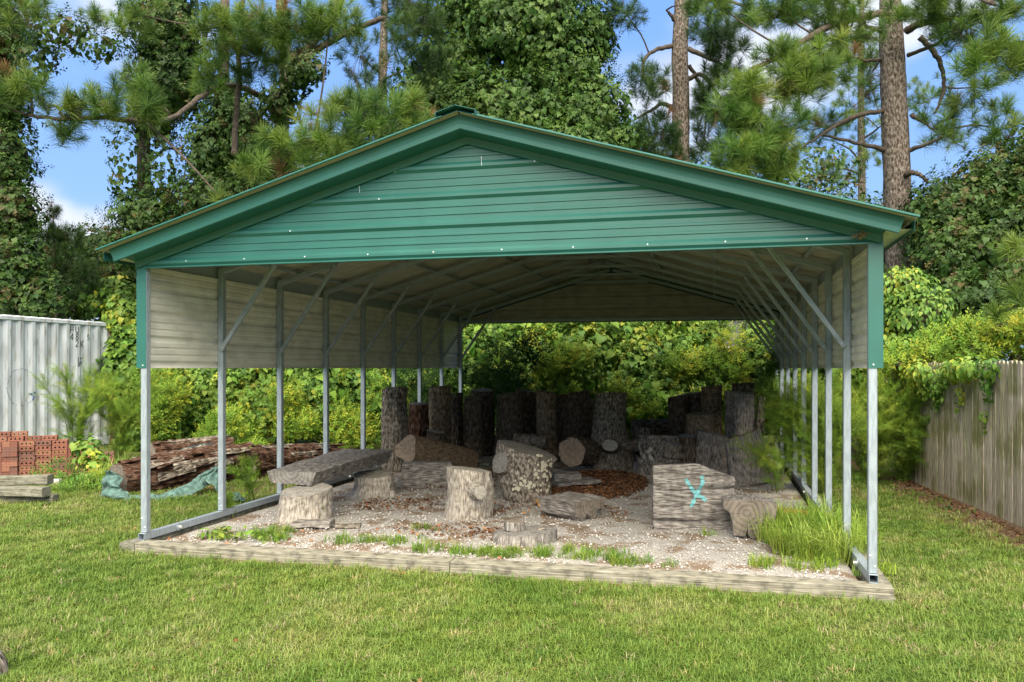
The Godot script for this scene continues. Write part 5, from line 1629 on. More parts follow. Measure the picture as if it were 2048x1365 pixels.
	var gold := [[Vector3(4.797, 1.703, -6.372), Vector3(0.424, 0.269, 0.500)], [Vector3(5.195, 1.837, -6.058), Vector3(0.410, 0.287, 0.500)], [Vector3(5.526, 1.931, -5.831), Vector3(0.399, 0.279, 0.500)], [Vector3(5.866, 1.987, -5.606), Vector3(0.388, 0.291, 0.500)], [Vector3(4.506, 1.633, -6.712), Vector3(0.329, 0.293, 0.400)]]
	rng.seed = 515
	var golds := []
	for b in gold:
		for i in 7: golds.append([b[0] + jitter(1.0) * b[1] * Vector3(1.0, 1.1, 1.0), b[1] * rng.randf_range(0.3, 0.6)])
	foliage(t, golds, "sprig", 1.0, 300.0, L.pal_yellow, M.leaf_soft, "foliage", true, 0.5)
	foliage(t, golds, "broad", 0.07, 130.0, L.pal_vine, M.leaf_soft, "foliage", false, 0.5)
	t = thing("fence_vine", "leafy vine hanging down the boards of the fence", "vines")
	foliage(t, [[Vector3(4.823, 1.465, -3.752), Vector3(0.07, 0.28, 0.14)], [Vector3(4.617, 1.393, -5.923), Vector3(0.1, 0.22, 0.5)], [Vector3(4.703, 1.538, -4.924), Vector3(0.1, 0.14, 0.4)], [Vector3(4.573, 1.160, -6.667), Vector3(0.08, 0.4, 0.5)], [Vector3(4.491, 0.901, -7.385), Vector3(0.1, 0.6, 0.6)], [Vector3(4.685, 1.372, -5.357), Vector3(0.08, 0.3, 0.35)], [Vector3(4.579, 1.563, -6.124), Vector3(0.16, 0.2, 0.9)], [Vector3(4.717, 1.613, -4.524), Vector3(0.15, 0.16, 0.7)], [Vector3(4.803, 1.630, -3.750), Vector3(0.12, 0.14, 0.3)], [Vector3(4.760, 1.299, -4.605), Vector3(0.05, 0.22, 0.14), 0.6], [Vector3(4.832, 1.071, -3.886), Vector3(0.04, 0.2, 0.06), 0.5]], "broad", 0.07, 520.0, L.pal_vine, M.leaf, "foliage", false, 0.6)
	# trees smothered in vines
	vine_tree("vine smothered tree at the edge of the picture above the container", [Vector3(-12.525, 1.628, -7.854), Vector3(-12.495, 5.152, -7.862), Vector3(-12.546, 8.299, -7.849), Vector3(-12.597, 12.495, -7.836)], [0.24, 0.2, 0.17, 0.1], [[[Vector3(-12.444, 5.886, -7.874), Vector3(-11.762, 5.172, -7.631), Vector3(-11.353, 4.826, -7.526)], 0.06, 0.03]], [[Vector3(-12.140, 8.471, -7.331), Vector3(0.658, 0.861, 0.700)], [Vector3(-12.209, 7.222, -7.520), Vector3(0.461, 0.820, 0.600)], [Vector3(-12.007, 5.864, -7.467), Vector3(0.407, 0.815, 0.600)], [Vector3(-11.713, 4.707, -7.334), Vector3(0.453, 0.604, 0.600)], [Vector3(-11.825, 3.588, -7.203), Vector3(0.700, 0.900, 0.700)], [Vector3(-11.403, 3.004, -7.514), Vector3(0.607, 0.607, 0.600)], [Vector3(-10.590, 8.175, -7.097), Vector3(0.781, 0.332, 0.500), 0.5], [Vector3(-9.785, 7.882, -7.296), Vector3(0.488, 0.244, 0.400), 0.5], [Vector3(-11.130, 7.713, -7.169), Vector3(0.494, 0.395, 0.400), 0.5]], L.pal_deep)
	vine_tree("tall trunk wrapped in dark vines left of the roof slope", [Vector3(-10.213, 1.628, -9.250), Vector3(-10.234, 4.767, -9.245), Vector3(-10.256, 6.963, -9.240), Vector3(-10.106, 8.390, -9.277), Vector3(-10.000, 9.927, -9.303), Vector3(-9.915, 13.001, -9.324)], [0.16, 0.14, 0.13, 0.12, 0.1], [[[Vector3(-10.234, 6.085, -9.245), Vector3(-9.678, 6.361, -9.177), Vector3(-9.131, 6.308, -9.106)], 0.04, 0.02]], [[Vector3(-9.236, 8.824, -8.668), Vector3(0.944, 0.892, 0.900)], [Vector3(-9.199, 7.810, -8.780), Vector3(0.791, 0.950, 0.800)], [Vector3(-9.690, 7.028, -8.865), Vector3(0.534, 0.640, 0.600)], [Vector3(-10.260, 5.961, -8.724), Vector3(0.342, 0.961, 0.500), 0.35], [Vector3(-9.483, 5.854, -8.916), Vector3(0.320, 1.067, 0.500), 0.4], [Vector3(-9.829, 4.769, -8.727), Vector3(0.743, 0.637, 0.700)], [Vector3(-10.153, 4.103, -8.441), Vector3(0.472, 0.420, 0.500)], [Vector3(-9.417, 3.920, -8.829), Vector3(0.637, 0.637, 0.600)]], L.pal_deep)
	vine_tree("great hanging mass of vines above the roof ridge", [Vector3(-2.704, 1.629, -13.169), Vector3(-2.645, 6.947, -13.184), Vector3(-2.585, 14.265, -13.198)], [0.25, 0.22, 0.15], [[[Vector3(-2.867, 9.925, -12.099), Vector3(-2.711, 9.466, -11.725), Vector3(-2.599, 9.368, -11.650)], 0.02, 0.01]], [[Vector3(-2.360, 9.577, -12.224), Vector3(1.912, 1.275, 1.300)], [Vector3(-4.147, 8.597, -12.297), Vector3(1.308, 1.189, 1.000)], [Vector3(-2.923, 7.376, -12.085), Vector3(2.086, 1.275, 1.200)], [Vector3(-1.536, 8.347, -12.222), Vector3(1.147, 1.376, 1.000)], [Vector3(-0.741, 7.219, -11.904), Vector3(0.893, 1.004, 0.900)], [Vector3(-1.371, 6.278, -11.335), Vector3(1.419, 0.655, 0.800)], [Vector3(-4.599, 7.467, -11.979), Vector3(1.177, 1.177, 1.000)], [Vector3(-0.141, 6.524, -11.537), Vector3(0.543, 0.391, 0.500)], [Vector3(-0.729, 9.346, -12.628), Vector3(0.463, 0.695, 0.500)], [Vector3(-3.484, 10.100, -12.358), Vector3(1.420, 0.947, 1.000)]], L.pal_mid, 0.135, 260.0)
	vine_tree("dark vine clad trunk among pines over the left roof slope", [Vector3(-8.979, 1.628, -9.968), Vector3(-8.870, 5.174, -9.995), Vector3(-8.816, 7.082, -10.008), Vector3(-8.761, 9.887, -10.022)], [0.2, 0.17, 0.14, 0.1], [], [[Vector3(-8.328, 6.228, -8.996), Vector3(0.633, 0.950, 0.700)], [Vector3(-8.371, 5.205, -8.882), Vector3(0.944, 0.629, 0.700)], [Vector3(-7.454, 5.362, -9.109), Vector3(0.734, 0.734, 0.700)], [Vector3(-7.446, 6.459, -8.905), Vector3(0.570, 0.829, 0.600)], [Vector3(-6.585, 6.971, -8.603), Vector3(0.423, 0.423, 0.400)], [Vector3(-6.126, 7.588, -8.614), Vector3(0.500, 0.420, 0.400)], [Vector3(-8.014, 7.145, -8.970), Vector3(0.524, 0.629, 0.500)]], L.pal_deep)
	vine_tree("broad dark tree crown rising behind the fence shrubs", [Vector3(6.745, 1.627, -10.769), Vector3(6.791, 3.374, -10.780), Vector3(6.882, 4.970, -10.803)], [0.2, 0.15, 0.03], [[[Vector3(6.180, 2.008, -8.775), Vector3(6.100, 2.423, -8.755), Vector3(6.063, 2.855, -8.952)], 0.015, 0.008]], [[Vector3(6.265, 4.518, -10.238), Vector3(0.869, 0.640, 0.800)], [Vector3(6.842, 5.066, -10.381), Vector3(0.732, 0.503, 0.700)], [Vector3(5.988, 3.576, -9.963), Vector3(0.677, 0.812, 0.800)], [Vector3(6.754, 3.639, -9.947), Vector3(0.801, 0.979, 0.900)], [Vector3(7.445, 4.440, -10.118), Vector3(0.712, 1.158, 0.900)], [Vector3(5.693, 4.371, -10.302), Vector3(0.371, 0.649, 0.600)], [Vector3(6.514, 2.411, -8.651), Vector3(0.654, 0.490, 0.600)], [Vector3(5.998, 2.603, -8.936), Vector3(0.673, 0.589, 0.700)], [Vector3(7.402, 5.761, -10.725), Vector3(0.371, 0.371, 0.500), 0.6]], L.pal_deep)
	vine_tree("dense low trees filling the gap above the container", [Vector3(-13.499, 1.629, -11.013), Vector3(-13.499, 3.079, -11.013), Vector3(-13.438, 4.204, -11.028)], [0.16, 0.12, 0.03], [], [[Vector3(-12.938, 3.433, -10.224), Vector3(1.315, 0.837, 0.900)], [Vector3(-13.983, 3.135, -9.966), Vector3(1.076, 0.717, 0.800)], [Vector3(-11.669, 3.689, -10.126), Vector3(0.820, 0.937, 0.800)], [Vector3(-12.768, 4.507, -10.678), Vector3(0.854, 0.610, 0.700), 0.8], [Vector3(-13.833, 4.263, -10.415), Vector3(0.854, 0.732, 0.700), 0.8], [Vector3(-15.027, 3.254, -9.707), Vector3(0.956, 0.837, 0.800)]], L.pal_deep, 0.13, 240.0)
	vine_tree("background trees closing the view behind the pines at centre right", [Vector3(3.034, 1.631, -21.800), Vector3(3.034, 4.529, -21.800), Vector3(3.114, 6.011, -21.820)], [0.2, 0.16, 0.03], [], [[Vector3(2.223, 5.690, -20.569), Vector3(2.537, 1.744, 1.600)], [Vector3(4.839, 5.849, -21.217), Vector3(2.378, 1.744, 1.600)], [Vector3(0.376, 6.641, -20.112), Vector3(1.903, 2.061, 1.400)], [Vector3(6.603, 4.792, -19.593), Vector3(1.756, 1.756, 1.400)], [Vector3(3.993, 8.152, -22.037), Vector3(2.470, 0.988, 1.200), 0.5], [Vector3(5.431, 3.186, -17.243), Vector3(1.878, 1.208, 1.200)]], L.pal_deep, 0.16, 150.0)
	vine_tree("background trees closing the view behind the left roof slope", [Vector3(-10.553, 1.631, -17.408), Vector3(-10.553, 4.422, -17.408), Vector3(-10.553, 6.483, -17.408)], [0.2, 0.16, 0.03], [], [[Vector3(-10.962, 5.991, -16.276), Vector3(2.592, 1.677, 1.600)], [Vector3(-8.298, 6.753, -16.936), Vector3(2.287, 1.830, 1.600)], [Vector3(-12.862, 5.377, -14.776), Vector3(1.903, 1.610, 1.400)], [Vector3(-9.937, 8.069, -17.560), Vector3(2.696, 0.951, 1.200), 0.6]], L.pal_deep, 0.16, 150.0)
	# pines
	pine("slim straight pine trunk right of the roof ridge", [Vector3(1.093, 1.628, -13.078), Vector3(1.104, 3.668, -13.081), Vector3(1.138, 6.333, -13.090), Vector3(1.149, 7.839, -13.092), Vector3(1.126, 8.998, -13.087), Vector3(1.171, 10.157, -13.098), Vector3(1.216, 13.054, -13.109), Vector3(1.239, 17.109, -13.115)], [0.215, 0.21, 0.205, 0.195, 0.185, 0.165, 0.13, 0.09], [[[Vector3(0.991, 9.091, -13.053), Vector3(0.600, 8.920, -12.751), Vector3(0.350, 8.593, -12.483), Vector3(0.326, 8.127, -12.374)], 0.06, 0.025], [[Vector3(0.969, 7.631, -13.048), Vector3(0.750, 7.714, -12.891), Vector3(0.475, 7.490, -12.616), Vector3(0.149, 7.194, -12.227)], 0.06, 0.02], [[Vector3(1.306, 9.021, -13.131), Vector3(1.803, 8.676, -12.945), Vector3(2.480, 8.226, -12.804)], 0.065, 0.025], [[Vector3(1.306, 8.326, -13.131), Vector3(1.578, 8.383, -13.096), Vector3(1.781, 8.140, -12.940), Vector3(2.078, 7.676, -12.807)], 0.065, 0.025], [[Vector3(1.329, 8.650, -13.137), Vector3(1.573, 8.256, -13.403), Vector3(1.707, 7.793, -13.643), Vector3(1.660, 7.051, -13.734)], 0.045, 0.02], [[Vector3(1.003, 9.693, -13.056), Vector3(0.907, 9.789, -12.929), Vector3(0.823, 9.837, -12.806)], 0.06, 0.012], [[Vector3(0.386, 7.456, -12.595), Vector3(0.482, 7.028, -12.515), Vector3(0.614, 6.517, -12.548)], 0.025, 0.012], [[Vector3(1.261, 10.041, -13.120), Vector3(2.024, 9.977, -12.897), Vector3(2.883, 9.520, -12.697)], 0.06, 0.02]], [[Vector3(-0.101, 9.663, -12.165), Vector3(0.561, 0.449, 0.505), 26], [Vector3(0.498, 8.036, -12.313), Vector3(0.505, 0.617, 0.561), 46], [Vector3(0.694, 6.913, -12.362), Vector3(0.505, 0.617, 0.561), 60], [Vector3(0.244, 6.578, -12.044), Vector3(0.388, 0.388, 0.388), 22], [Vector3(1.808, 9.021, -12.019), Vector3(0.543, 0.543, 0.543), 40], [Vector3(2.180, 8.719, -12.317), Vector3(0.549, 0.439, 0.494), 36], [Vector3(2.021, 8.132, -12.484), Vector3(0.555, 0.444, 0.499), 36], [Vector3(1.691, 7.602, -13.021), Vector3(0.344, 0.688, 0.516), 40], [Vector3(1.801, 6.796, -13.254), Vector3(0.579, 0.463, 0.521), 30], [Vector3(2.651, 9.292, -12.228), Vector3(0.760, 0.326, 0.543), 34], [Vector3(1.490, 9.444, -12.044), Vector3(0.262, 0.327, 0.295), 12], [Vector3(0.813, 6.234, -12.597), Vector3(0.567, 0.340, 0.454), 30]], L.pal_far)
	pine("large rough barked pine with many limbs near the fence", [Vector3(5.475, 1.627, -11.072), Vector3(5.418, 3.735, -11.058), Vector3(5.371, 4.906, -11.047), Vector3(5.323, 6.369, -11.035), Vector3(5.276, 7.638, -11.023), Vector3(5.219, 9.199, -11.009), Vector3(5.153, 11.736, -10.993), Vector3(5.115, 15.054, -10.983)], [0.30, 0.265, 0.25, 0.245, 0.235, 0.19, 0.15, 0.1], [[[Vector3(5.115, 5.882, -10.983), Vector3(4.610, 5.889, -10.446), Vector3(3.803, 5.947, -9.835)], 0.055, 0.02], [[Vector3(5.115, 6.643, -10.983), Vector3(4.421, 6.342, -10.193), Vector3(3.911, 5.963, -9.655), Vector3(3.383, 5.527, -9.112)], 0.05, 0.018], [[Vector3(5.115, 8.204, -10.983), Vector3(4.767, 8.148, -10.588), Vector3(4.647, 8.249, -10.456)], 0.055, 0.02], [[Vector3(5.172, 8.565, -10.997), Vector3(4.343, 8.079, -9.968), Vector3(3.728, 7.628, -9.198), Vector3(3.023, 7.048, -8.611), Vector3(2.485, 6.642, -8.066)], 0.075, 0.035], [[Vector3(5.096, 7.658, -10.979), Vector3(4.720, 7.544, -10.679), Vector3(4.407, 7.564, -10.396)], 0.04, 0.015], [[Vector3(5.532, 8.204, -11.087), Vector3(5.792, 8.201, -10.739), Vector3(6.188, 8.116, -10.425), Vector3(6.664, 8.067, -10.337)], 0.075, 0.03], [[Vector3(5.560, 7.716, -11.094), Vector3(5.951, 7.734, -10.675), Vector3(6.225, 7.823, -10.537)], 0.045, 0.02], [[Vector3(5.561, 5.828, -10.888), Vector3(5.767, 5.843, -10.630), Vector3(6.035, 5.938, -10.490)], 0.045, 0.02], [[Vector3(5.627, 6.565, -11.110), Vector3(5.823, 6.358, -10.953), Vector3(5.995, 6.118, -10.789)], 0.05, 0.015], [[Vector3(5.797, 8.077, -11.152), Vector3(6.010, 7.707, -10.999), Vector3(6.125, 7.250, -10.821), Vector3(6.125, 6.822, -10.821), Vector3(5.958, 6.460, -10.780)], 0.06, 0.02], [[Vector3(5.475, 5.335, -10.815), Vector3(5.565, 5.314, -10.580), Vector3(5.724, 5.196, -10.516), Vector3(5.772, 5.079, -10.425)], 0.06, 0.02], [[Vector3(5.560, 9.394, -11.094), Vector3(5.821, 8.726, -10.128), Vector3(6.555, 7.825, -9.279)], 0.07, 0.03]], [[Vector3(2.310, 6.007, -7.611), Vector3(0.531, 0.449, 0.490), 80], [Vector3(2.700, 5.487, -7.604), Vector3(0.649, 0.487, 0.568), 100], [Vector3(2.301, 4.990, -7.299), Vector3(0.479, 0.360, 0.419), 64], [Vector3(2.897, 4.919, -7.653), Vector3(0.406, 0.292, 0.349), 40], [Vector3(3.312, 6.467, -8.374), Vector3(0.593, 0.466, 0.530), 76], [Vector3(2.991, 6.971, -8.397), Vector3(0.512, 0.256, 0.384), 30], [Vector3(3.789, 6.949, -9.007), Vector3(0.527, 0.527, 0.527), 50], [Vector3(4.295, 7.770, -9.647), Vector3(0.727, 0.409, 0.568), 50], [Vector3(3.123, 8.002, -9.048), Vector3(0.712, 0.267, 0.490), 40], [Vector3(3.956, 8.268, -9.666), Vector3(0.732, 0.274, 0.503), 36], [Vector3(5.643, 8.223, -10.084), Vector3(0.732, 0.329, 0.531), 50], [Vector3(6.353, 7.857, -10.260), Vector3(0.732, 0.412, 0.572), 50], [Vector3(6.654, 6.896, -10.746), Vector3(0.564, 0.751, 0.657), 36], [Vector3(6.162, 6.156, -10.830), Vector3(0.476, 0.571, 0.523), 30], [Vector3(7.110, 6.098, -10.859), Vector3(0.564, 0.470, 0.517), 24], [Vector3(4.049, 6.438, -11.132), Vector3(0.600, 0.400, 0.500), 24], [Vector3(4.960, 7.560, -11.563), Vector3(0.243, 0.607, 0.425), 16], [Vector3(2.001, 8.162, -8.977), Vector3(0.451, 0.217, 0.334), 16], [Vector3(6.858, 7.915, -9.766), Vector3(0.527, 0.263, 0.395), 30]], L.pal_pine)
	pine("forked pine with a long curved bough over the left roof slope", [Vector3(-7.047, 1.628, -9.210), Vector3(-6.986, 4.942, -9.225), Vector3(-6.945, 6.306, -9.235), Vector3(-6.894, 6.830, -9.248), Vector3(-6.823, 7.355, -9.265), Vector3(-6.843, 8.299, -9.260), Vector3(-6.925, 9.558, -9.240), Vector3(-6.986, 13.019, -9.225)], [0.19, 0.165, 0.15, 0.15, 0.14, 0.13, 0.12, 0.08], [[[Vector3(-6.823, 7.355, -9.265), Vector3(-6.540, 7.910, -9.129), Vector3(-6.123, 8.246, -9.026), Vector3(-5.634, 8.714, -8.941), Vector3(-5.315, 9.235, -8.917)], 0.115, 0.07], [[Vector3(-6.520, 7.931, -9.134), Vector3(-5.944, 8.185, -9.071), Vector3(-5.217, 8.410, -8.941), Vector3(-4.435, 8.543, -8.826)], 0.085, 0.05], [[Vector3(-6.934, 6.904, -9.135), Vector3(-6.882, 7.033, -8.633), Vector3(-6.958, 7.081, -8.202), Vector3(-6.971, 6.993, -7.580), Vector3(-6.967, 6.731, -6.963), Vector3(-6.830, 6.251, -6.173), Vector3(-6.694, 5.712, -5.382), Vector3(-6.726, 5.474, -4.757), Vector3(-7.189, 5.438, -4.333), Vector3(-7.704, 5.392, -4.103), Vector3(-8.144, 5.437, -3.994)], 0.07, 0.025], [[Vector3(-6.839, 5.628, -7.407), Vector3(-6.839, 6.191, -7.407), Vector3(-6.766, 6.943, -7.425), Vector3(-6.766, 7.553, -7.425), Vector3(-6.637, 8.494, -7.354)], 0.062, 0.045], [[Vector3(-6.842, 5.837, -9.054), Vector3(-5.654, 5.722, -7.700), Vector3(-4.469, 5.477, -6.551), Vector3(-3.479, 5.378, -5.972), Vector3(-2.782, 5.638, -5.939)], 0.05, 0.02]], [[Vector3(-5.503, 7.607, -6.707), Vector3(0.966, 0.483, 0.725), 90], [Vector3(-6.514, 7.601, -6.663), Vector3(0.623, 0.490, 0.557), 64], [Vector3(-4.605, 7.696, -6.827), Vector3(0.698, 0.392, 0.545), 50], [Vector3(-4.577, 4.976, -5.082), Vector3(0.423, 0.346, 0.384), 34], [Vector3(-3.859, 5.064, -5.157), Vector3(0.610, 0.457, 0.534), 60], [Vector3(-3.119, 5.331, -5.340), Vector3(0.534, 0.419, 0.476), 52], [Vector3(-2.707, 5.646, -5.854), Vector3(0.354, 0.354, 0.354), 26], [Vector3(-3.782, 5.757, -5.691), Vector3(0.555, 0.285, 0.420), 34], [Vector3(-4.786, 4.596, -4.721), Vector3(0.270, 0.180, 0.225), 14], [Vector3(-5.120, 4.121, -4.330), Vector3(0.176, 0.102, 0.139), 4], [Vector3(-6.816, 6.844, -6.588), Vector3(0.356, 0.356, 0.356), 24], [Vector3(-8.063, 5.834, -3.911), Vector3(0.413, 0.225, 0.319), 18], [Vector3(-8.415, 5.763, -3.720), Vector3(0.298, 0.298, 0.298), 14], [Vector3(-7.667, 5.566, -4.112), Vector3(0.378, 0.212, 0.295), 16], [Vector3(-7.006, 5.641, -4.275), Vector3(0.416, 0.340, 0.378), 30], [Vector3(-6.382, 5.641, -4.430), Vector3(0.302, 0.340, 0.321), 28], [Vector3(-7.308, 6.303, -5.025), Vector3(0.403, 0.282, 0.342), 14], [Vector3(-7.781, 5.178, -4.186), Vector3(0.381, 0.152, 0.267), 8], [Vector3(-6.275, 7.337, -7.340), Vector3(0.556, 0.463, 0.510), 40], [Vector3(-8.639, 8.301, -7.064), Vector3(0.567, 0.378, 0.473), 16], [Vector3(-10.019, 7.958, -5.693), Vector3(0.619, 0.354, 0.486), 24], [Vector3(-9.737, 8.419, -7.308), Vector3(0.683, 0.293, 0.488), 16]], L.pal_pine)
	pine("thin distant pine between the vine mass and the forked pine", [Vector3(-7.577, 1.630, -16.084), Vector3(-7.534, 9.695, -16.094), Vector3(-7.491, 11.525, -16.105), Vector3(-7.392, 15.330, -16.130)], [0.14, 0.13, 0.11, 0.07], [[[Vector3(-7.534, 10.207, -16.094), Vector3(-7.737, 10.353, -15.838), Vector3(-8.075, 10.611, -15.548)], 0.04, 0.02], [[Vector3(-7.506, 10.061, -16.101), Vector3(-7.103, 10.136, -15.995), Vector3(-6.720, 10.208, -15.884)], 0.04, 0.02]], [[Vector3(-7.921, 10.563, -15.380), Vector3(0.856, 0.856, 0.856), 44], [Vector3(-3.815, 8.489, -9.186), Vector3(0.600, 0.600, 0.600), 50], [Vector3(-3.958, 8.058, -10.180), Vector3(0.531, 0.424, 0.478), 34], [Vector3(-6.421, 10.297, -14.309), Vector3(0.671, 0.805, 0.738), 40], [Vector3(-4.427, 9.155, -9.652), Vector3(0.726, 0.415, 0.570), 36], [Vector3(-7.617, 9.429, -15.044), Vector3(0.701, 0.561, 0.631), 30]], L.pal_far)
	pine("far thin pine seen left of the large barked pine", [Vector3(7.208, 1.632, -25.924), Vector3(7.137, 7.780, -25.906), Vector3(7.101, 11.439, -25.897), Vector3(7.119, 13.634, -25.902), Vector3(7.137, 16.196, -25.906)], [0.16, 0.14, 0.12, 0.1, 0.06], [[[Vector3(7.137, 9.060, -25.906), Vector3(6.647, 9.503, -25.373), Vector3(6.099, 9.663, -24.825)], 0.05, 0.02], [[Vector3(7.137, 9.975, -25.906), Vector3(7.523, 10.189, -25.589), Vector3(7.706, 10.287, -25.223)], 0.05, 0.02], [[Vector3(7.137, 8.695, -25.906), Vector3(6.471, 8.817, -25.329), Vector3(5.692, 8.812, -24.518)], 0.05, 0.02]], [[Vector3(7.085, 12.752, -25.481), Vector3(0.903, 1.083, 0.993), 60], [Vector3(6.615, 10.884, -25.159), Vector3(1.076, 0.897, 0.986), 50], [Vector3(5.979, 8.539, -24.177), Vector3(0.872, 0.698, 0.785), 40], [Vector3(7.347, 9.503, -25.546), Vector3(0.722, 1.083, 0.903), 34], [Vector3(9.297, 11.112, -25.411), Vector3(1.061, 1.061, 1.061), 50]], L.pal_pine)
	pine("young pointed pine poking into the sky above the container", [Vector3(-11.975, 1.628, -8.608), Vector3(-11.996, 3.104, -8.603), Vector3(-12.038, 5.058, -8.593)], [0.07, 0.05, 0.012], [], [[Vector3(-12.038, 5.004, -8.593), Vector3(0.109, 0.217, 0.163), 8], [Vector3(-11.975, 4.515, -8.608), Vector3(0.369, 0.326, 0.347), 26], [Vector3(-11.785, 3.864, -8.655), Vector3(0.651, 0.391, 0.521), 40], [Vector3(-11.417, 3.593, -8.747), Vector3(0.543, 0.391, 0.467), 30], [Vector3(-12.312, 3.538, -8.525), Vector3(0.543, 0.391, 0.467), 26], [Vector3(-11.833, 4.438, -8.850), Vector3(0.439, 0.220, 0.329), 10]], L.pal_far, "pine trees behind the carport", 0.8)
	pine("bright near pine boughs reaching in above the fence corner", [Vector3(7.454, 1.625, -5.793), Vector3(7.392, 3.756, -5.778), Vector3(7.269, 6.293, -5.748), Vector3(7.208, 8.830, -5.732)], [0.17, 0.15, 0.13, 0.08], [[[Vector3(7.269, 6.040, -5.748), Vector3(6.321, 5.830, -5.307), Vector3(5.583, 5.595, -4.918), Vector3(5.107, 5.465, -4.697)], 0.05, 0.02], [[Vector3(7.392, 3.312, -5.778), Vector3(6.175, 3.003, -5.065), Vector3(5.473, 2.903, -4.582), Vector3(5.209, 2.889, -4.414)], 0.045, 0.014], [[Vector3(7.392, 2.488, -5.778), Vector3(6.234, 2.393, -5.079), Vector3(5.510, 2.438, -4.694)], 0.04, 0.014]], [[Vector3(5.165, 5.495, -4.712), Vector3(0.242, 0.193, 0.217), 15], [Vector3(4.902, 5.314, -4.647), Vector3(0.151, 0.151, 0.151), 7], [Vector3(5.517, 5.344, -4.799), Vector3(0.217, 0.217, 0.217), 14], [Vector3(5.294, 3.007, -4.435), Vector3(0.105, 0.141, 0.123), 5], [Vector3(5.416, 2.489, -4.568), Vector3(0.083, 0.106, 0.095), 4], [Vector3(5.224, 2.295, -4.726), Vector3(0.060, 0.048, 0.054), 2]], L.pal_pine)
	# feathery weeds, tall grass, small weeds
	var fe := [Color(0.13, 0.23, 0.03), Color(0.18, 0.29, 0.036), Color(0.25, 0.34, 0.045)]
	fennel("feathery green weed rising inside the fence side wall posts", Vector3(3.194, 0.060, -4.642), 1.35, 0.55, 400, Vector3(-0.05, 0, -0.1), fe)
	fennel("feathery green weed between the fence side posts, farther back", Vector3(3.120, 0.060, -6.366), 1.2, 0.5, 300, Vector3(0.1, 0, 0), fe)
	fennel("feathery weed spreading out over the lawn towards the fence", Vector3(3.959, 0.359, -6.165) * Vector3(1, 0, 1), 1.3, 0.6, 420, Vector3(0.45, 0, 0.1), fe)
	fennel("feathery weed sprawling low against the fence boards", Vector3(4.498, 0.445, -6.504) * Vector3(1, 0, 1), 0.8, 0.6, 320, Vector3(0.45, 0, 0.3), fe)
	fennel("feathery weed standing tall before the container", Vector3(-8.847, 0.163, -5.674) * Vector3(1, 0, 1), 1.45, 0.6, 280, Vector3(0.05, 0, 0), fe)
	fennel("feathery weed beside the container corner and the bush", Vector3(-8.416, 0.166, -6.193) * Vector3(1, 0, 1), 1.4, 0.6, 260, Vector3(0.05, 0, 0), fe)
	fennel("small feathery weed inside the left wall near the bench", Vector3(-3.398, 0.060, -2.331), 0.42, 0.2, 110, Vector3.ZERO, fe)
	fennel("tiny feathery weed at the second post of the left wall", Vector3(-3.024, 0.060, -1.325), 0.24, 0.12, 60, Vector3.ZERO, fe)
	fennel("wispy weed in front of the furrowed leaning stump", Vector3(2.675, 0.060, -4.514), 0.7, 0.4, 90, Vector3(-0.2, 0, 0.1), fe)
	var gr := [Color(0.15, 0.26, 0.032), Color(0.21, 0.33, 0.042), Color(0.27, 0.37, 0.055), Color(0.32, 0.39, 0.08)]
	weeds("big clump of long arching grass in the front corner of the carport", "grass", Vector3(2.791, 0.060, -1.495), "long_grass", 130, 0.46, 0.9, 0.9, gr, "tall_grass")
	weeds("low leafy weeds at the foot of the long arching grass", "weed", Vector3(2.701, 0.060, -0.441), "weed", 60, 0.5, 0.16, 1.1, gr)
	var lw := [Color(0.10, 0.20, 0.028), Color(0.15, 0.25, 0.035), Color(0.22, 0.29, 0.05)]
	var spots := [[Vector3(-2.342, 0.060, -0.449), 46, 0.45, 0.14, "leafy weeds along the front beam beside the left base rail"], [Vector3(-2.135, 0.060, -0.665), 24, 0.2, 0.12, "weeds in front of the near bench stump"], [Vector3(-1.325, 0.060, -0.520), 24, 0.16, 0.14, "upright weeds in the gravel right of the bench"], [Vector3(-0.915, 0.060, -0.578), 40, 0.35, 0.14, "grassy weeds in the gravel below the knot stump"], [Vector3(-0.006, 0.060, -0.334), 70, 0.55, 0.1, "bright weeds along the beam in front of the wide wood disc"], [Vector3(0.863, 0.060, -0.474), 60, 0.4, 0.12, "grass patch along the beam right of the wood disc"], [Vector3(1.254, 0.060, -0.283), 30, 0.35, 0.08, "thin grass along the beam below the scalloped slab"], [Vector3(1.845, 0.060, -1.485), 6, 0.1, 0.1, "lone grass blades before the marked log"], [Vector3(-0.789, 0.060, -1.144), 8, 0.14, 0.05, "few grass blades left of the knot stump foot"]]
	for s in spots: weeds(s[4], "weed", s[0], "weed", int(s[1] * 1.9), s[2] * 1.15, s[3] * 1.5, 0.85, lw, "weed_clump", "weeds growing in the gravel")
	weeds("round leaved weeds by the left end of the front beam", "weed", Vector3(-2.256, 0.060, -0.312), "broad", 60, 0.4, 0.1, 0.07, lw)
	weeds("weed sprig in front of the bench stump", "weed", Vector3(-2.124, 0.060, -1.402), "sprig2", 5, 0.03, 0.03, 0.9, lw)
	weeds("leafy weed growing at the foot of the forked wood chunk", "weed", Vector3(2.126, 0.100, -1.515), "sprig2", 4, 0.02, 0.02, 0.55, lw)
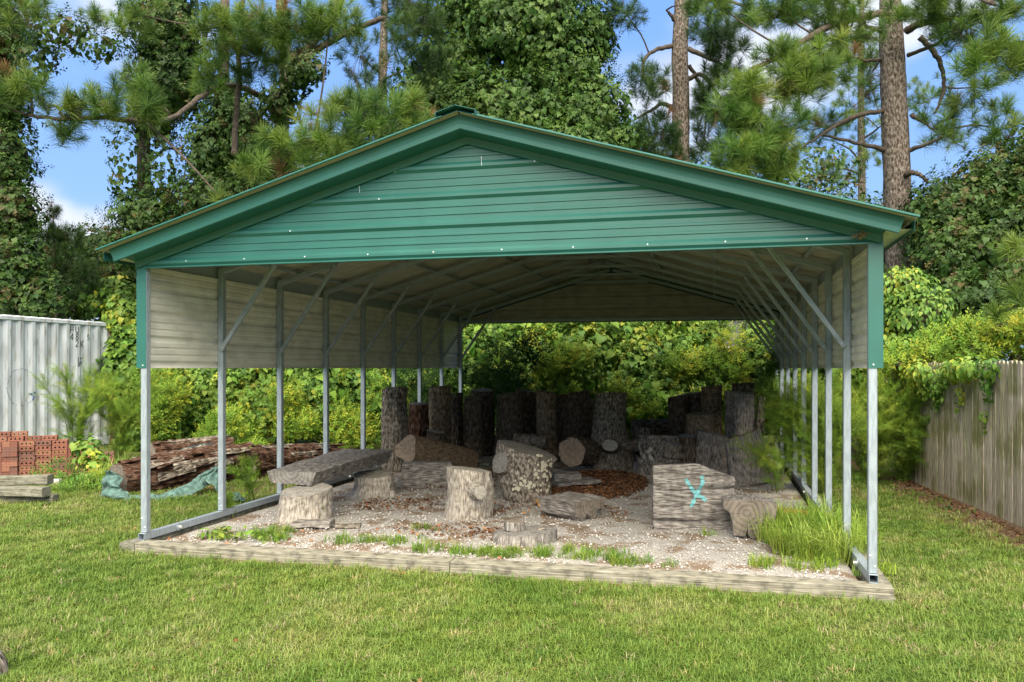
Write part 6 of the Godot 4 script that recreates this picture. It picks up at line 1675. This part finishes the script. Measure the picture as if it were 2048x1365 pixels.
	weeds("star leaved sapling between bricks and fallen trunk", "sapling", Vector3(-6.121, -0.030, -2.949) * Vector3(1, 0, 1), "vine", 8, 0.2, 0.1, 0.1, lw)
	t = thing("sapling", "young leafy sapling beside the brick stack", "sapling")
	foliage(t, [[Vector3(-6.537, 0.451, -3.361), Vector3(0.195, 0.250, 0.250)], [Vector3(-6.309, 0.198, -3.211), Vector3(0.205, 0.273, 0.250)]], "vine", 0.10, 320.0, L.pal_vine, M.leaf, "foliage", false, 0.6)
	t = thing("brush", "tangled low weeds between the timbers and the fallen trunk", "weeds")
	foliage(t, [[Vector3(-6.175, -0.015, -2.832), Vector3(0.329, 0.165, 0.300)], [Vector3(-7.083, 0.112, -3.432), Vector3(0.283, 0.156, 0.300)], [Vector3(-5.774, 0.015, -2.726), Vector3(0.129, 0.116, 0.200)]], "sprig", 0.8, 260.0, L.pal_vine, M.leaf_soft, "foliage", false, 0.6)
	weeds("long arching grass beside the torn tarpaulin end", "grass", Vector3(-5.908, -0.030, -3.002) * Vector3(1, 0, 1), "long_grass", 9, 0.2, 0.12, 1.3, gr, "tall_grass")
	weeds("grass fringe along the fallen trunks", "grass", Vector3(-4.659, 0.015, -2.384) * Vector3(1, 0, 1), "weed", 60, 0.8, 0.12, 0.9, lw)
	weeds("low bushes of weeds before the container wall", "weeds", Vector3(-9.442, 0.397, -5.321) * Vector3(1, 0, 1), "sprig2", 160, 1.2, 0.3, 1.8, L.pal_yellow)

# ------------------------------------------------------------------ build
const SPOTS_LITTER := [[Vector3(0.351, 0.070, -4.646), 0.7, 1.4, 6500], [Vector3(0.159, 0.070, -2.521), 0.9, 0.5, 240], [Vector3(-1.557, 0.070, -2.434), 0.5, 0.5, 260], [Vector3(-1.323, 0.070, -4.637), 0.6, 1.2, 500], [Vector3(-1.289, 0.070, -0.547), 2.5, 0.6, 60], [Vector3(-0.649, 0.070, -1.177), 0.5, 0.3, 160], [Vector3(0.015, 0.070, -1.098), 0.4, 0.3, 160]]

func _ready() -> void:
	light_and_camera()
	materials()
	grounds()
	carport()
	wood()
	container()
	yard()
	fence()
	grey_house()
	plants()
